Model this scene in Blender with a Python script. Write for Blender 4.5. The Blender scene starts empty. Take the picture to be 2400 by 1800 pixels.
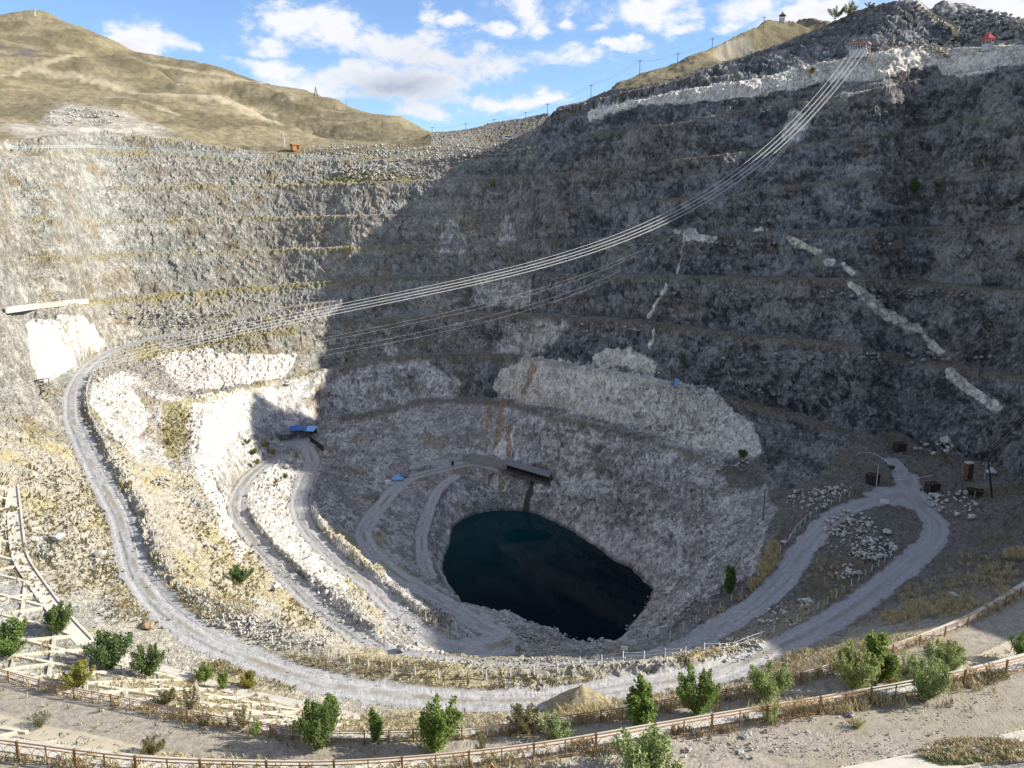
import bpy, bmesh, math, random
import numpy as np
from mathutils import Vector
random.seed(7); RNG = np.random.default_rng(11)
F32 = np.float32
# ------------------------------------------------------------------ camera
PIX_F = 1803.0; PITCH = math.radians(11.6); ZC = 81.0      # the lake surface is z = 0
CP, SP = math.cos(PITCH), math.sin(PITCH)
scene = bpy.context.scene
COL = scene.collection

def ray(px, py):
    u = (px-1200.0)/PIX_F; v = (900.0-py)/PIX_F
    return u, CP+v*SP, -SP+v*CP
def polar(px, py):
    x, y, z = ray(px, py)
    return math.atan2(x, y), z/math.hypot(x, y)
def at_h(px, py, h):                   # point on the view ray at height h below/above the eye
    x, y, z = ray(px, py); t = h/z
    return (x*t, y*t, h)
def at_d(px, py, d):                   # ... at horizontal distance d
    x, y, z = ray(px, py); t = d/math.hypot(x, y)
    return (x*t, y*t, z*t)
def spline(P, step=1.0):
    P = np.array(P, float)
    if len(P) < 3:
        Q = P
        n = max(2, int(np.linalg.norm(Q[1]-Q[0])/step)+1)
        return Q[0]+(Q[1]-Q[0])*np.linspace(0, 1, n)[:, None]
    E = np.vstack([2*P[0]-P[1], P, 2*P[-1]-P[-2]])
    out = []
    for i in range(1, len(E)-2):
        p0, p1, p2, p3 = E[i-1:i+3]
        n = max(2, int(np.linalg.norm(p2-p1)/step)+1)
        t = np.linspace(0, 1, n, endpoint=False)[:, None]
        # centripetal-ish: blend of linear and catmull to avoid overshoot
        c = 0.5*((2*p1)+(-p0+p2)*t+(2*p0-5*p1+4*p2-p3)*t*t+(-p0+3*p1-3*p2+p3)*t**3)
        l = p1+(p2-p1)*t
        out.append(0.7*c+0.3*l)
    out.append(P[-1:])
    return np.vstack(out)
def table(W):
    th = np.arctan2(W[:, 0], W[:, 1]); r = np.hypot(W[:, 0], W[:, 1])
    o = np.argsort(th); return th[o], r[o], W[o, 2]
def climb(prev, pts, w, slope):        # next bench crest: the wall rises at «slope» from the toe of the previous bench
    th0, r0, z0 = prev; out = []
    full = []
    for a, b in zip(pts[:-1], pts[1:]):
        n = max(1, int(abs(b[0]-a[0])/18)); sa = a[2] if len(a) > 2 else slope; sb = b[2] if len(b) > 2 else slope
        full += [(a[0]+(b[0]-a[0])*i/n, a[1]+(b[1]-a[1])*i/n, sa+(sb-sa)*i/n) for i in range(n)]
    full.append((pts[-1][0], pts[-1][1], pts[-1][2] if len(pts[-1]) > 2 else slope))
    for p in full:
        T = math.tan(math.radians(p[2]))
        th, e = polar(p[0], p[1])
        a = np.interp(th, th0, r0)+w; b = np.interp(th, th0, z0)
        r = (b-a*T)/(e-T)
        out.append((r*math.sin(th), r*math.cos(th), r*e))
    return np.array(out)

# ------------------------------------------------------------------ constraint grid (log-polar about the viewpoint)
TH0, TH1 = math.radians(-43), math.radians(62)
R0, R1 = 17.0, 1700.0
DTH, DV = 0.00125, 0.003
NT = int((TH1-TH0)/DTH)+1; NV = int(math.log(R1/R0)/DV)+1
SUM = np.zeros((NV, NT)); CNT = np.zeros((NV, NT))
def rc(x, y):
    return np.log(np.hypot(x, y)/R0)/DV, (np.arctan2(x, y)-TH0)/DTH
def splat(W, wt=1.0):
    W = np.asarray(W, float); v, u = rc(W[:, 0], W[:, 1])
    i = np.rint(v).astype(int); j = np.rint(u).astype(int)
    k = (i >= 0) & (i < NV) & (j >= 0) & (j < NT)
    np.add.at(SUM, (i[k], j[k]), W[k, 2]*wt); np.add.at(CNT, (i[k], j[k]), wt)
def dense(P):
    P = np.asarray(P, float); m = np.hypot(P[:, 0], P[:, 1]).min()
    return spline(P, 0.09 if m < 135 else 0.25)
def line(P, wt=1.0):
    W = dense(P); splat(W, wt); return W
def H(pts): return np.array([at_h(*p) for p in pts])
def D(pts): return np.array([at_d(*p) for p in pts])
def shift_r(W, w, dz=0.0):
    W = np.array(W); r = np.hypot(W[:, 0], W[:, 1]); k = (r+w)/r
    W[:, 0] *= k; W[:, 1] *= k; W[:, 2] += dz; return W
def bench(P, w, dz=0.15):              # crest and toe of a level bench
    W = dense(P); splat(W)
    for f in np.arange(0.5, w+0.01, 0.5): splat(shift_r(W, f, dz*f/w))
    return W
ROADS = []                              # (name, dense centre line, half width)
def road(pts, half, name, flat=True):
    W = dense(H(pts) if len(pts[0]) == 3 else pts)
    d = np.gradient(W, axis=0); n = np.stack([-d[:, 1], d[:, 0]], 1)
    n /= np.linalg.norm(n, axis=1)[:, None]+1e-9
    for o in np.arange(-half, half+0.01, 0.15):
        V = W.copy(); V[:, :2] += n*o; splat(V)
    ROADS.append((name, W, half, n)); return W
def offset(W, o, dz=0.0):
    d = np.gradient(W, axis=0); n = np.stack([-d[:, 1], d[:, 0]], 1)
    n /= np.linalg.norm(n, axis=1)[:, None]+1e-9
    V = W.copy(); V[:, :2] += n*o; V[:, 2] += dz; return V

# ---- roads (pixel, pixel, height relative to the eye), a descending spiral
r1 = road([(800,702,-26.2),(723,712,-27.8),(651,725,-29.8),(597,739,-31.6),(506,759,-34),(416,781,-36.5),(325,802,-38.8),(264,821,-40),(217,850,-40.7),
     (188,882,-41.3),(169,925,-42),(170,980,-42.7),(192,1034,-43.5),(225,1106,-44.5),(277,1200,-46),(300,1272,-46.7),(322,1345,-47.3),
     (362,1403,-47.9),(416,1453,-48.4),(488,1500,-49),(579,1540,-49.6),(687,1580,-50),(800,1609,-50.3),(945,1629,-50.7),(1089,1642,-51),(1250,1640,-51.3),
     (1400,1622,-51.5),(1487,1607,-51.6),(1577,1596,-51.8),(1672,1580,-52),(1781,1536,-52.3),(1889,1486,-52.7),(1998,1424,-53.2),(2088,1355,-53.8),
     (2153,1301,-54.2),(2190,1258,-54.5),(2192,1228,-54.6),(2172,1200,-54.5),(2141,1181,-54.3),(2115,1160,-54.1)], 2.3, 'r1')
r6 = road([(2127,1110,-53.6),(2127,1150,-54.1),(2095,1170,-54.3),(2036,1177,-54.6),(1990,1192,-54.9),(1944,1218,-55.3),(1889,1280,-56.2),(1846,1345,-57),(1781,1410,-58),(1690,1468,-59),(1600,1522,-60),
     (1523,1545,-60.7),(1400,1562,-61.5),(1250,1570,-62),(1100,1562,-62.5),(1000,1548,-62.7),(901,1529,-63),(854,1500,-63.2),(796,1460,-63.5),(723,1402,-63.8),
     (669,1345,-64),(608,1280,-64.3),(564,1222,-64.6),(553,1179,-64.8),(579,1124,-65),(633,1081,-65.2),(700,1065,-65.5)], 2.3, 'r6')
r3 = road([(690,1030,-65.4),(720,1050,-65.5),(732,1081,-65.8),(716,1124,-66),(698,1179,-66.5),(709,1218,-67),(741,1265,-67.5),(800,1323,-68),(872,1374,-68.5),(945,1446,-69.2),
     (1017,1500,-69.8),(1107,1522,-70.3),(1170,1514,-70.6),(1198,1500,-70.8),(1180,1486,-71),(1125,1464,-71),(1071,1431,-71),(999,1388,-71),(927,1345,-71),(872,1294,-71),(851,1250,-71),
     (871,1211,-70.9),(905,1170,-70.8),(932,1140,-70.7),(973,1116,-70.6),(1041,1099,-70.5),(1108,1086,-70.5),(1170,1098,-71)], 2.3, 'r3')
gal = road([(1170,1098,-71),(1220,1110,-72.2),(1290,1132,-74)], 1.8, 'gal')
road([(1060,1528,-70.1),(1120,1524,-70.4),(1185,1506,-70.8)], 4.5, 'flat')
road([(2122,1135,-53.9),(2105,1095,-53.2),(2085,1075,-52.7)], 1.8, 'spur')
road([(2085,1075,-52.7),(2070,1062,-52.4),(2020,1035,-51.5),(1960,1018,-50.6)], 1.6, 'ramp')
road([(2060,1172,-54.5),(2127,1155,-54.1),(2165,1190,-54.4)], 4.5, 'flat')
r5 = road([(1075,1112,-70.7),(1041,1133,-71.5),(1017,1167,-73.3),(1000,1214,-74.8),(988,1254,-75.3),(992,1308,-75.7),(1010,1355,-76)], 1.7, 'r5')
shedpad = road([(660,1040,-65.3),(700,1035,-65.4),(740,1045,-65.4)], 4.0, 'pad')
# scree apron behind the lower road
road([(960,1095,-69.6),(1020,1083,-69.3),(1085,1074,-69.2)], 1.6, 'apron')

# ---- lake
LH = -ZC
shore = [(1060,1265),(1064,1240),(1089,1220),(1125,1205),(1177,1199),(1245,1204),(1288,1222),(1335,1247),(1393,1283),(1433,1316),(1473,1334),(1498,1359),(1523,1381),(1516,1413),(1494,1442),(1465,1475),(1447,1500)]
shoreW = H([(a, b, LH-0.3) for a, b in shore]); line(shoreW)
left_sh = H([(1060,1265,LH-.3),(1046,1301,LH-.3),(1042,1319,LH-.3),(1039,1345,LH-.3),(1053,1370,LH-.3),(1068,1390,LH-.3)]); line(left_sh)
bank = H([(1068,1396,-76),(1086,1411,-74.5),(1118,1418,-74),(1144,1423,-73.9),(1162,1431,-73.8),(1201,1441,-73.7),(1234,1453,-73.6),(1288,1475,-73.4),(1343,1497,-73.2),(1397,1507,-73.1),(1438,1511,-73.5)])
line(bank); line(shift_r(bank, 6, 0)*np.array([1, 1, 0])+np.array([0, 0, LH-.5]))
for q in [(1150,1300),(1200,1350),(1300,1350),(1350,1400),(1400,1430),(1120,1350),(1250,1260),(1440,1400)]:
    W = np.array([at_h(q[0], q[1], LH)]); W[:, 2] = LH-7
    for a in range(40): splat(W+np.array([math.cos(a)*5, math.sin(a)*5, 0]))
# lower right bank up to the switchback road
line(H([(1450,1512,-72),(1480,1505,-70),(1530,1478,-69),(1580,1440,-68),(1640,1385,-66),(1700,1315,-63),(1760,1255,-60.5)]))
r6e = r6[(r6[:, 0] > 25)]
# ---- pit wall, from the lake up
A = H([(745,1004,-64.3),(800,976,-62.5),(908,960,-61),(995,935,-58),(1100,936,-57.3),(1198,942,-56.8),(1270,965,-56.3),(1343,980,-56),(1469,1012,-56),(1600,1050,-57),(1708,1099,-58),(1788,1142,-59.5)])
aw = bench(A, 4)
tA = table(aw)
B = np.vstack([H([(452,932,-48.2),(542,913,-48.4),(669,887,-48.6)]),
    climb(tA, [(800,862),(900,842),(995,831),(1120,829),(1230,839),(1343,857),(1480,880),(1600,907)], 4, 62),
    H([(1708,935,-45.3),(1853,972,-48.2),(1960,1010,-50.4),(2040,1055,-52)])])
bw = bench(B, 4.5); tB = table(bw)
CL = H([(289,868,-42.6),(325,845,-42.2),(362,828,-41.6),(430,812,-40.2),(506,800,-38.7),(600,786,-36.8),(687,771,-35)])
C_ = np.vstack([CL, climb(tB, [(800,755),(950,742),(1090,737),(1285,739),(1500,755),(1600,768),(1781,790)], 4, 64)])
# right of the ramp the wall stands on the yard by the switchback
T = H([(2040,1018,-51.2),(2108,1010,-51.8),(2154,1041,-52.6),(2217,1068,-53),(2289,1077,-53),(2353,1096,-52),(2400,1123,-50.5),(2600,1200,-46),(2800,1260,-42)])
tw = line(T); tT = table(np.vstack([bw[np.arctan2(bw[:, 0], bw[:, 1]) < math.atan2(T[0][0], T[0][1])-0.02], tw]))
C_ = np.vstack([C_, climb(tT, [(1962,810),(2106,839),(2215,857),(2400,889),(2600,925),(2800,960)], 3, 62)])
cw = bench(C_, 1.5); _cr = cw[np.arctan2(cw[:, 0], cw[:, 1]) > polar(830, 750)[0]]
for _f in (2.5, 3.5, 4.5, 5.5, 6.2): splat(shift_r(_cr, _f, .2))
tR1 = table(r1[:int(np.argmin(np.abs(r1[:, 0]-at_h(169,925,-42)[0])))])
cl = cw[np.arctan2(cw[:, 0], cw[:, 1]) > polar(800, 702)[0]+0.01]
rr = r1[(r1[:, 1] > at_h(180,890,-41.4)[1])]
tRC = table(np.vstack([shift_r(rr, 2.6), shift_r(cl, 2.4)]))
D1 = climb(tRC, [(63,752),(181,740),(398,727),(560,716)], 2.5, 55)
line(np.vstack([H([(-60,764,-20.6),(0,757,-22.6)]), D1]))
line(H([(0,960,-41),(60,945,-41.6),(95,925,-41.8)]))
DD = np.vstack([climb(table(np.vstack([H([(-60,764,-20.6),(0,757,-22.6)]), D1])), [(-60,728),(14,725),(87,716),(217,708),(362,692)], 5, 50),
     climb(tRC, [(542,678,45),(680,667,50),(800,658,55),(950,648),(1230,640),(1500,645),(1600,648),(1853,654),(1962,654),(2106,661),(2400,681),(2600,700),(2800,720)], 4, 63)])
dw = bench(DD, 6.5); tD = table(shift_r(dw, 2.5))
EE = climb(tD, [(-60,612,52),(0,607,52),(90,604,52),(253,597,54),(542,588,55),(800,580,58),(955,575),(1125,571),(1270,562),(1600,552),(1853,542),(2070,535),(2400,528),(2600,525),(2800,522)], 4, 63)
ew = bench(EE, 5.5); tE = table(shift_r(ew, 1.5))
FF = climb(tE, [(-60,516,50),(0,515,50),(400,514,52),(800,506,56),(1071,499),(1379,481),(1600,463),(1774,445),(1962,423),(2142,409),(2400,400),(2600,392),(2800,384)], 3.5, 63)
fw = bench(FF, 3.5); tF = table(fw)
GG = climb(tF, [(-60,455,46),(0,452,46),(268,438,46),(579,434,48),(800,430,50),(981,423,54),(1162,416,58),(1415,398),(1600,372),(1781,351),(2034,318),(2215,289),(2400,253),(2600,215),(2800,180)], 3.5, 61)
gw = bench(GG, 3.5); tG = table(gw)
G2 = climb(tG, [(-60,356,40),(0,353,40),(72,350,40),(224,348,40),(344,354,40),(542,369,40),(723,374,36),(800,376,36),(930,375,34),(1053,365,36),(1252,342,46),(1379,315,54),(1600,285),(1781,250),(1907,235),(1998,217),(2142,188),(2400,152),(2600,130),(2800,118)], 3.5, 60)
g2w = bench(G2, 4); tG2 = table(g2w)
WT = climb(tG2, [(1215,322,40),(1300,285,40),(1379,262,42),(1600,210,50),(1781,184,50),(1925,145,50),(1983,137,50),(2070,119,50),(2142,107,50),(2250,112,40),(2400,104,40),(2600,80,40),(2800,80,36)], 3, 52)
ww = bench(WT, 7, 0.4); tW = table(ww)
# dark dump slope behind the rim and the grassy hill above it
S2 = climb(tW, [(1288,264,36),(1415,231,36),(1600,186,36),(1690,148,36),(1817,108,36),(1938,54,36),(2034,14,38),(2106,2,38),(2140,0,38)], 2, 36)
line(S2)
ridge = climb(tW, [(2140,0,38),(2186,40,36),(2236,66,34),(2246,90,30)], 2, 36); line(ridge)
rub = D([(2193,2,330),(2269,9,340),(2323,29,330),(2400,72,310)]); line(rub)
line(climb(tW, [(2300,85,25),(2400,95,22)], 5, 25))
tS2 = table(S2)
sk = climb(tS2, [(1306,251,24),(1368,237,22),(1415,217,22),(1498,177,22),(1596,145,22),(1672,108,22),(1745,72,22),(1806,51,20),(1860,46,18)], 3, 22)
line(sk); line(shift_r(sk, 60, -8)); line(shift_r(rub, 60, -10)); line(shift_r(S2[len(S2)//2:], 40, -6))
line(D([(1870,47,480),(1910,48,440),(1938,53,400)]))
# saddle and dumps in the middle distance
line(D([(700,366,372),(800,352,385),(900,345,395),(985,330,410),(1013,311,425),(1068,307,430),(1118,300,425),(1147,289,420),(1230,275,410),(1285,266,395)]))
line(D([(930,349,380),(1060,341,375),(1160,335,370),(1215,322,360)]))
line(shift_r(D([(985,330,410),(1013,311,425),(1068,307,430),(1118,300,425),(1147,289,420),(1230,275,410),(1285,266,395)]), 40, -6))
# left hills
L0 = climb(tG2, [(-60,340,45),(0,331,45),(150,318,45),(253,307,45),(362,325,42),(542,347,40),(680,362,35)], 4, 45); line(L0)
line(D([(690,349,395),(760,340,420),(800,335,440)]))
line(D([(-60,270,470),(0,268,470),(100,250,470),(190,243,470),(270,262,460),(400,283,440),(520,310,420),(620,340,400)]))
front = D([(289,146,700),(416,203,620),(470,224,590),(579,268,530),(680,300,480),(770,331,440)])
line(front); line(shift_r(front, 45, -10))
sky_l = D([(-60,70,930),(0,49,900),(36,40,900),(76,33,900),(105,40,895),(181,76,870),(253,105,850),(325,123,830),(416,138,810),(506,163,790),(615,195,760),(687,213,740),(741,231,710),(800,251,680),(872,275,640),(945,297,600),(1010,309,560)])
line(sky_l); line(shift_r(sky_l, 120, -25))
line(D([(640,270,640),(720,285,600),(800,305,560),(880,318,520),(960,322,480)]))
line(D([(0,170,640),(100,180,620),(220,150,680)]))
# ---- left flank below the haul road
line(H([(-60,1060,-36.5),(0,1060,-38.8),(60,1050,-40),(110,1010,-41.3)]))
line(H([(-40,1130,-37.8),(30,1140,-39.8),(120,1180,-42.5),(190,1240,-44.6)]))
chuteL = [(28,1140,-39.8),(36,1225,-41.4),(48,1310,-43),(100,1390,-44.9),(150,1455,-46.2),(205,1514,-47.5)]
line(H(chuteL))
kerbL = [(205,1514,-47.5),(290,1545,-48.3),(376,1569,-49),(542,1620,-49.8),(723,1659,-50),(850,1690,-50)]
line(H(kerbL))
# grassy ramp between the upper and the lower white walls
bl = [(425,945,-48.2),(398,965,-48.3),(388,1000,-49),(380,1052,-50),(416,1124,-52),(452,1236,-55),(542,1308,-57),(651,1399,-59.5),(723,1471,-61.3)]
line(H(bl)); line(H([(480,960,-48.6),(470,1030,-50.5),(462,1100,-53),(490,1170,-55.5),(530,1250,-57.5),(600,1330,-60)]))
# berms: low rubble banks beside the roads
def berm(pts, hgt, wid=1.2):
    W = dense(H(pts)); 
    for o in (-0.3, 0, 0.3): V = offset(W, o); V[:, 2] += 0; splat(V)
    return W
berm([(409,1374,-47.2),(520,1412,-48),(600,1442,-48.5),(700,1488,-48.9),(800,1528,-49.2),(908,1548,-49.5),(1089,1558,-49.8),(1252,1565,-49.9),(1415,1554,-50.1),(1600,1541,-50.5),(1690,1520,-51.2)], 1.5)
_i0 = int(np.argmin(np.hypot(r1[:, 0]-at_h(228,872,-41)[0], r1[:, 1]-at_h(228,872,-41)[1]))); _i1 = int(np.argmin(np.hypot(r1[:, 0]-at_h(345,1380,-47.6)[0], r1[:, 1]-at_h(345,1380,-47.6)[1])))
for _o in (3.3, 3.6, 3.9): splat(offset(r1[_i0:_i1], _o, .85))
berm([(738,1190,-65.6),(757,1235,-66),(800,1268,-66.5),(872,1336,-67),(945,1396,-67.8),(1017,1440,-68.6),(1075,1478,-69.4)], 1)
berm([(593,1185,-63.6),(615,1240,-63.4),(705,1330,-63),(800,1396,-62.6),(840,1440,-62.3),(887,1484,-62.1),(930,1518,-62)], 1)
berm([(2085,1200,-53.6),(2040,1250,-54),(2120,1270,-53.8)], 1)
line(H([(1960,1290,-55.2),(1900,1370,-55.8),(1800,1460,-56),(1700,1520,-56.5)]))
berm([(2000,1150,-53.9),(1900,1190,-55),(1830,1250,-56),(1790,1320,-57),(1740,1385,-58),(1650,1450,-59),(1560,1510,-60)], 1)
# ---- foreground terraces with the two walkways
RFpx = [(-60,1576),(0,1592),(72,1614),(174,1639),(278,1657),(354,1674),(430,1690),(510,1705),(593,1720),(680,1735),(800,1742),(930,1739),(1086,1735),(1187,1724),(1292,1710),(1393,1694),(1473,1684),(1600,1657),(1680,1645),(1745,1632),(1846,1611),(1944,1584),(1990,1569),(2099,1533),(2200,1497),(2287,1460),(2363,1418),(2400,1393),(2500,1330)]
RF = dense(H([(a, b, -45.0) for a, b in RFpx]))
FFpx = [(-120,1763),(0,1776),(145,1796),(271,1814),(412,1824),(557,1828),(709,1831),(800,1829),(945,1820),(1097,1806),(1176,1797),(1324,1777),(1473,1750),(1600,1728),(1745,1703),(1882,1681),(2012,1658),(2135,1636),(2258,1610),(2367,1583),(2400,1574),(2520,1540)]
FR = dense(H([(a, b, -30.0) for a, b in FFpx]))
def strip_const(W, o0, o1, h0, h1):
    for o in np.arange(o0, o1+0.01, 0.2): 
        t = (o-o0)/max(o1-o0, 1e-6); V = offset(W, o); V[:, 2] = h0+(h1-h0)*t; splat(V)
strip_const(RF, -4.2, 0.9, -45.0, -45.0)       # gravel walk inside the rear fence
strip_const(RF, -6.2, -4.3, -44.8, -44.8)
strip_const(FR, -4.6, 0.9, -30.0, -30.0)
strip_const(FR, -6.6, -4.7, -29.85, -29.85)
strip_const(FR, -10.4, -9, -28.6, -28.6)
strip_const(FR, -14, -13.5, -25.6, -25.6)
strip_const(RF, 3.2, 3.6, -47.4, -47.4) if False else None
th = np.linspace(TH0, TH1, 3000)
for rr_, hh in ((17.2, -17.0), (22.5, -21.8)):
    splat(np.stack([np.sin(th)*rr_, np.cos(th)*rr_, np.full_like(th, hh)], 1))
# right flank (mostly out of frame): slope between the walkways and the yard, and an unseen rim shaped to cast the pit's shadow
line(H([(2300,1330,-50),(2400,1290,-49),(2550,1230,-47)]))
line(H([(1950,1530,-49.3),(2150,1430,-49),(2300,1370,-47.8)]))
shadow_rim_pts = [(172,238,86),(175,218,72),(175,197,50),(172,176,40),(170,155,35),(166,130,28),(155,104,15),(140,84,3),(122,64,-18),(104,48,-28)]  # unseen rim, heights set by where its shadow edge should fall
line(np.array(shadow_rim_pts, float))
line(np.array([(240,250,95),(250,210,70),(240,150,38),(205,112,14),(165,75,-14),(120,40,-25)], float))
# ------------------------------------------------------------------ membrane between the constraint lines
def solve():
    levels = [(SUM, CNT)]
    while min(levels[-1][0].shape) > 24:
        s, c = levels[-1]
        a, b = (s.shape[0]+1)//2, (s.shape[1]+1)//2
        S = np.zeros((a*2, b*2)); C = np.zeros((a*2, b*2)); 
        m = c > 0; S[:s.shape[0], :s.shape[1]] = np.where(m, s/np.maximum(c, 1e-9), 0); C[:s.shape[0], :s.shape[1]] = m
        S = S.reshape(a, 2, b, 2).sum((1, 3)); C = C.reshape(a, 2, b, 2).sum((1, 3))
        levels.append((S, C))
    wt, wv = 1/DTH**2, 1/DV**2
    z = None
    for k, (s, c) in enumerate(reversed(levels)):
        fixed = c > 0; val = np.where(fixed, s/np.maximum(c, 1e-9), 0).astype(F32)
        if z is None: z = np.full(s.shape, val[fixed].mean(), F32)
        else:
            z = np.repeat(np.repeat(z, 2, 0), 2, 1)[:s.shape[0], :s.shape[1]]
        z = np.where(fixed, val, z)
        n = 300 if k < 3 else (150 if z.size < 4e5 else 90)
        P = np.empty((z.shape[0]+2, z.shape[1]+2), F32)
        for _ in range(n):
            P[1:-1, 1:-1] = z; P[0, 1:-1] = z[0]; P[-1, 1:-1] = z[-1]; P[1:-1, 0] = z[:, 0]; P[1:-1, -1] = z[:, -1]
            q = (P[1:-1, :-2]+P[1:-1, 2:])*F32(wt/(2*(wt+wv)))+(P[:-2, 1:-1]+P[2:, 1:-1])*F32(wv/(2*(wt+wv)))
            z = np.where(fixed, val, q)
    return z
HGT = solve()+ZC
_k = 13; _p = np.pad(HGT, ((0, 0), (_k//2, _k//2)), mode='edge'); _c = np.cumsum(np.pad(_p, ((0, 0), (1, 0))).astype(np.float64), 1)
_w = np.clip((125-R0*np.exp(np.arange(NV)*DV))/20, 0, 1)[:, None]; HGT = (HGT*(1-_w)+(_c[:, _k:]-_c[:, :-_k])/_k*_w).astype(F32)
def ground(x, y):
    v, u = rc(np.asarray(x, float), np.asarray(y, float))
    v = np.clip(v, 0, NV-1.001); u = np.clip(u, 0, NT-1.001)
    i = v.astype(int); j = u.astype(int); a = v-i; b = u-j
    return (HGT[i, j]*(1-a)*(1-b)+HGT[i+1, j]*a*(1-b)+HGT[i, j+1]*(1-a)*b+HGT[i+1, j+1]*a*b)
_rad = R0*np.exp(np.arange(0, NV-1, 0.5)*DV)
def hit(px, py, skip=0.0):             # first terrain point along the view ray
    x, y, z = ray(px, py); hyp = math.hypot(x, y)
    r = _rad[_rad > skip]
    X = r*x/hyp; Y = r*y/hyp; Zr = ZC+r*z/hyp
    g = ground(X, Y); k = np.nonzero(Zr <= g)[0]
    k = int(k[0]) if len(k) else len(r)-1
    if k > 0:
        d0 = Zr[k-1]-g[k-1]; d1 = g[k]-Zr[k]; t = d0/max(d0+d1, 1e-6)
        rr = r[k-1]+(r[k]-r[k-1])*t
    else: rr = r[0]
    X = rr*x/hyp; Y = rr*y/hyp
    return Vector((X, Y, float(ground(X, Y))))
# ------------------------------------------------------------------ numpy noise
_perm = RNG.integers(0, 1 << 16, 4096).astype(np.int64)
def hash3(i, j, k, s=0):
    return _perm[(_perm[(_perm[(i+s*57) & 4095]+j) & 4095]+k) & 4095]
def vnoise(x, y, z, s=0):              # value noise in -1..1
    xi = np.floor(x).astype(np.int32); yi = np.floor(y).astype(np.int32); zi = np.floor(z).astype(np.int32)
    fx = (x-xi).astype(F32); fy = (y-yi).astype(F32); fz = (z-zi).astype(F32)
    fx = fx*fx*(3-2*fx); fy = fy*fy*(3-2*fy); fz = fz*fz*(3-2*fz)
    def h(a, b, c): return hash3(xi+a, yi+b, zi+c, s).astype(F32)/F32(32767.5)-1
    a = h(0,0,0); a += (h(1,0,0)-a)*fx; b = h(0,1,0); b += (h(1,1,0)-b)*fx; a += (b-a)*fy
    c = h(0,0,1); c += (h(1,0,1)-c)*fx; d = h(0,1,1); d += (h(1,1,1)-d)*fx; c += (d-c)*fy
    return a+(c-a)*fz
def fbm(x, y, z, sc, oct=4, gain=0.5, s=0):
    o = 0; amp = 1.0; tot = 0
    for k in range(oct):
        f = (2.03**k)/sc
        o = o+amp*vnoise(x*f+17.3*k, y*f-9.1*k, z*f+3.7*k, s+k); tot += amp; amp *= gain
    return o/tot
def facets(x, y, z, sc, s=0):          # tilted blocks: nearest jittered cell, flat offset + tilt
    x = x/sc; y = y/sc; z = z/sc
    xi = np.floor(x-0.5).astype(np.int32); yi = np.floor(y-0.5).astype(np.int32); zi = np.floor(z-0.5).astype(np.int32)
    best = np.full(x.shape, 9e9, F32); val = np.zeros(x.shape, F32)
    for a in (0, 1):
        for b in (0, 1):
            for c in (0, 1):
                h = hash3(xi+a, yi+b, zi+c, s)
                jx = (h & 255).astype(F32)/255-.5; jy = ((h >> 4) & 255).astype(F32)/255-.5; jz = ((h >> 8) & 255).astype(F32)/255-.5
                dx = (x-(xi+a+.5)-jx*.9).astype(F32); dy = (y-(yi+b+.5)-jy*.9).astype(F32); dz = (z-(zi+c+.5)-jz*.9).astype(F32)
                d = dx*dx+dy*dy+dz*dz
                h2 = hash3(yi+b, zi+c, xi+a, s+3)
                v = ((h2 & 255).astype(F32)/255-.5)*.9+dx*(((h2 >> 3) & 255).astype(F32)/255-.5)*1.5+dy*(((h2 >> 6) & 255).astype(F32)/255-.5)*1.5+dz*(((h2 >> 8) & 255).astype(F32)/255-.5)*1.5
                m = d < best; best = np.where(m, d, best); val = np.where(m, v, val)
    return val
# ------------------------------------------------------------------ resample every azimuth so that the faces are of even size
HGT = HGT.astype(F32)
NR = 1180
c0 = int((math.radians(-42)-TH0)/DTH); 
cols = np.arange(0, NT)
rows_r = (R0*np.exp(np.arange(NV)*DV)).astype(np.float64)
dz = np.diff(HGT, axis=0); dr = np.diff(rows_r)[:, None]; rm = ((rows_r[1:]+rows_r[:-1])/2)[:, None]
seg = np.sqrt(dr**2*0.5+dz**2*1.3)/np.maximum(rm, 34)
seg = np.where(rm < 36, seg*0.35, seg); seg = np.where(rm > 480, seg*0.55, seg)
S = np.vstack([np.zeros((1, NT)), np.cumsum(seg, 0)])
S /= S[-1:]
k = 21; ker = np.ones(k)/k
Sp = np.pad(S, ((0, 0), (k//2, k//2)), mode='edge')
cs = np.cumsum(np.pad(Sp, ((0, 0), (1, 0))), axis=1); S = (cs[:, k:]-cs[:, :-k])/k
tgt = np.linspace(0, 1, NR)
RR = np.empty((NR, NT)); ZZ = np.empty((NR, NT))
for j in range(NT):
    RR[:, j] = np.interp(tgt, S[:, j], rows_r); ZZ[:, j] = np.interp(RR[:, j], rows_r, HGT[:, j])
th = TH0+np.arange(NT)*DTH
X = (RR*np.sin(th)).astype(F32); Y = (RR*np.cos(th)).astype(F32); Z = ZZ.astype(F32)
def grid_normals(X, Y, Z):
    ax = [np.gradient(q, axis=1) for q in (X, Y, Z)]; bx = [np.gradient(q, axis=0) for q in (X, Y, Z)]
    n = [ax[1]*bx[2]-ax[2]*bx[1], ax[2]*bx[0]-ax[0]*bx[2], ax[0]*bx[1]-ax[1]*bx[0]]
    l = np.sqrt(n[0]**2+n[1]**2+n[2]**2)+1e-9
    s = np.where(n[2] < 0, -1, 1)/l
    return [q*s for q in n]
N0 = grid_normals(X, Y, Z)
def blur(a, k):
    p = np.pad(a, k//2, mode='edge')
    c = np.cumsum(np.pad(p, ((1, 0), (0, 0))), 0); p = (c[k:]-c[:-k])/k
    c = np.cumsum(np.pad(p, ((0, 0), (1, 0))), 1); return (c[:, k:]-c[:, :-k])/k
NB = [blur(q, 5) for q in N0]
slope = np.clip(1-NB[2], 0, 1)
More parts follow.
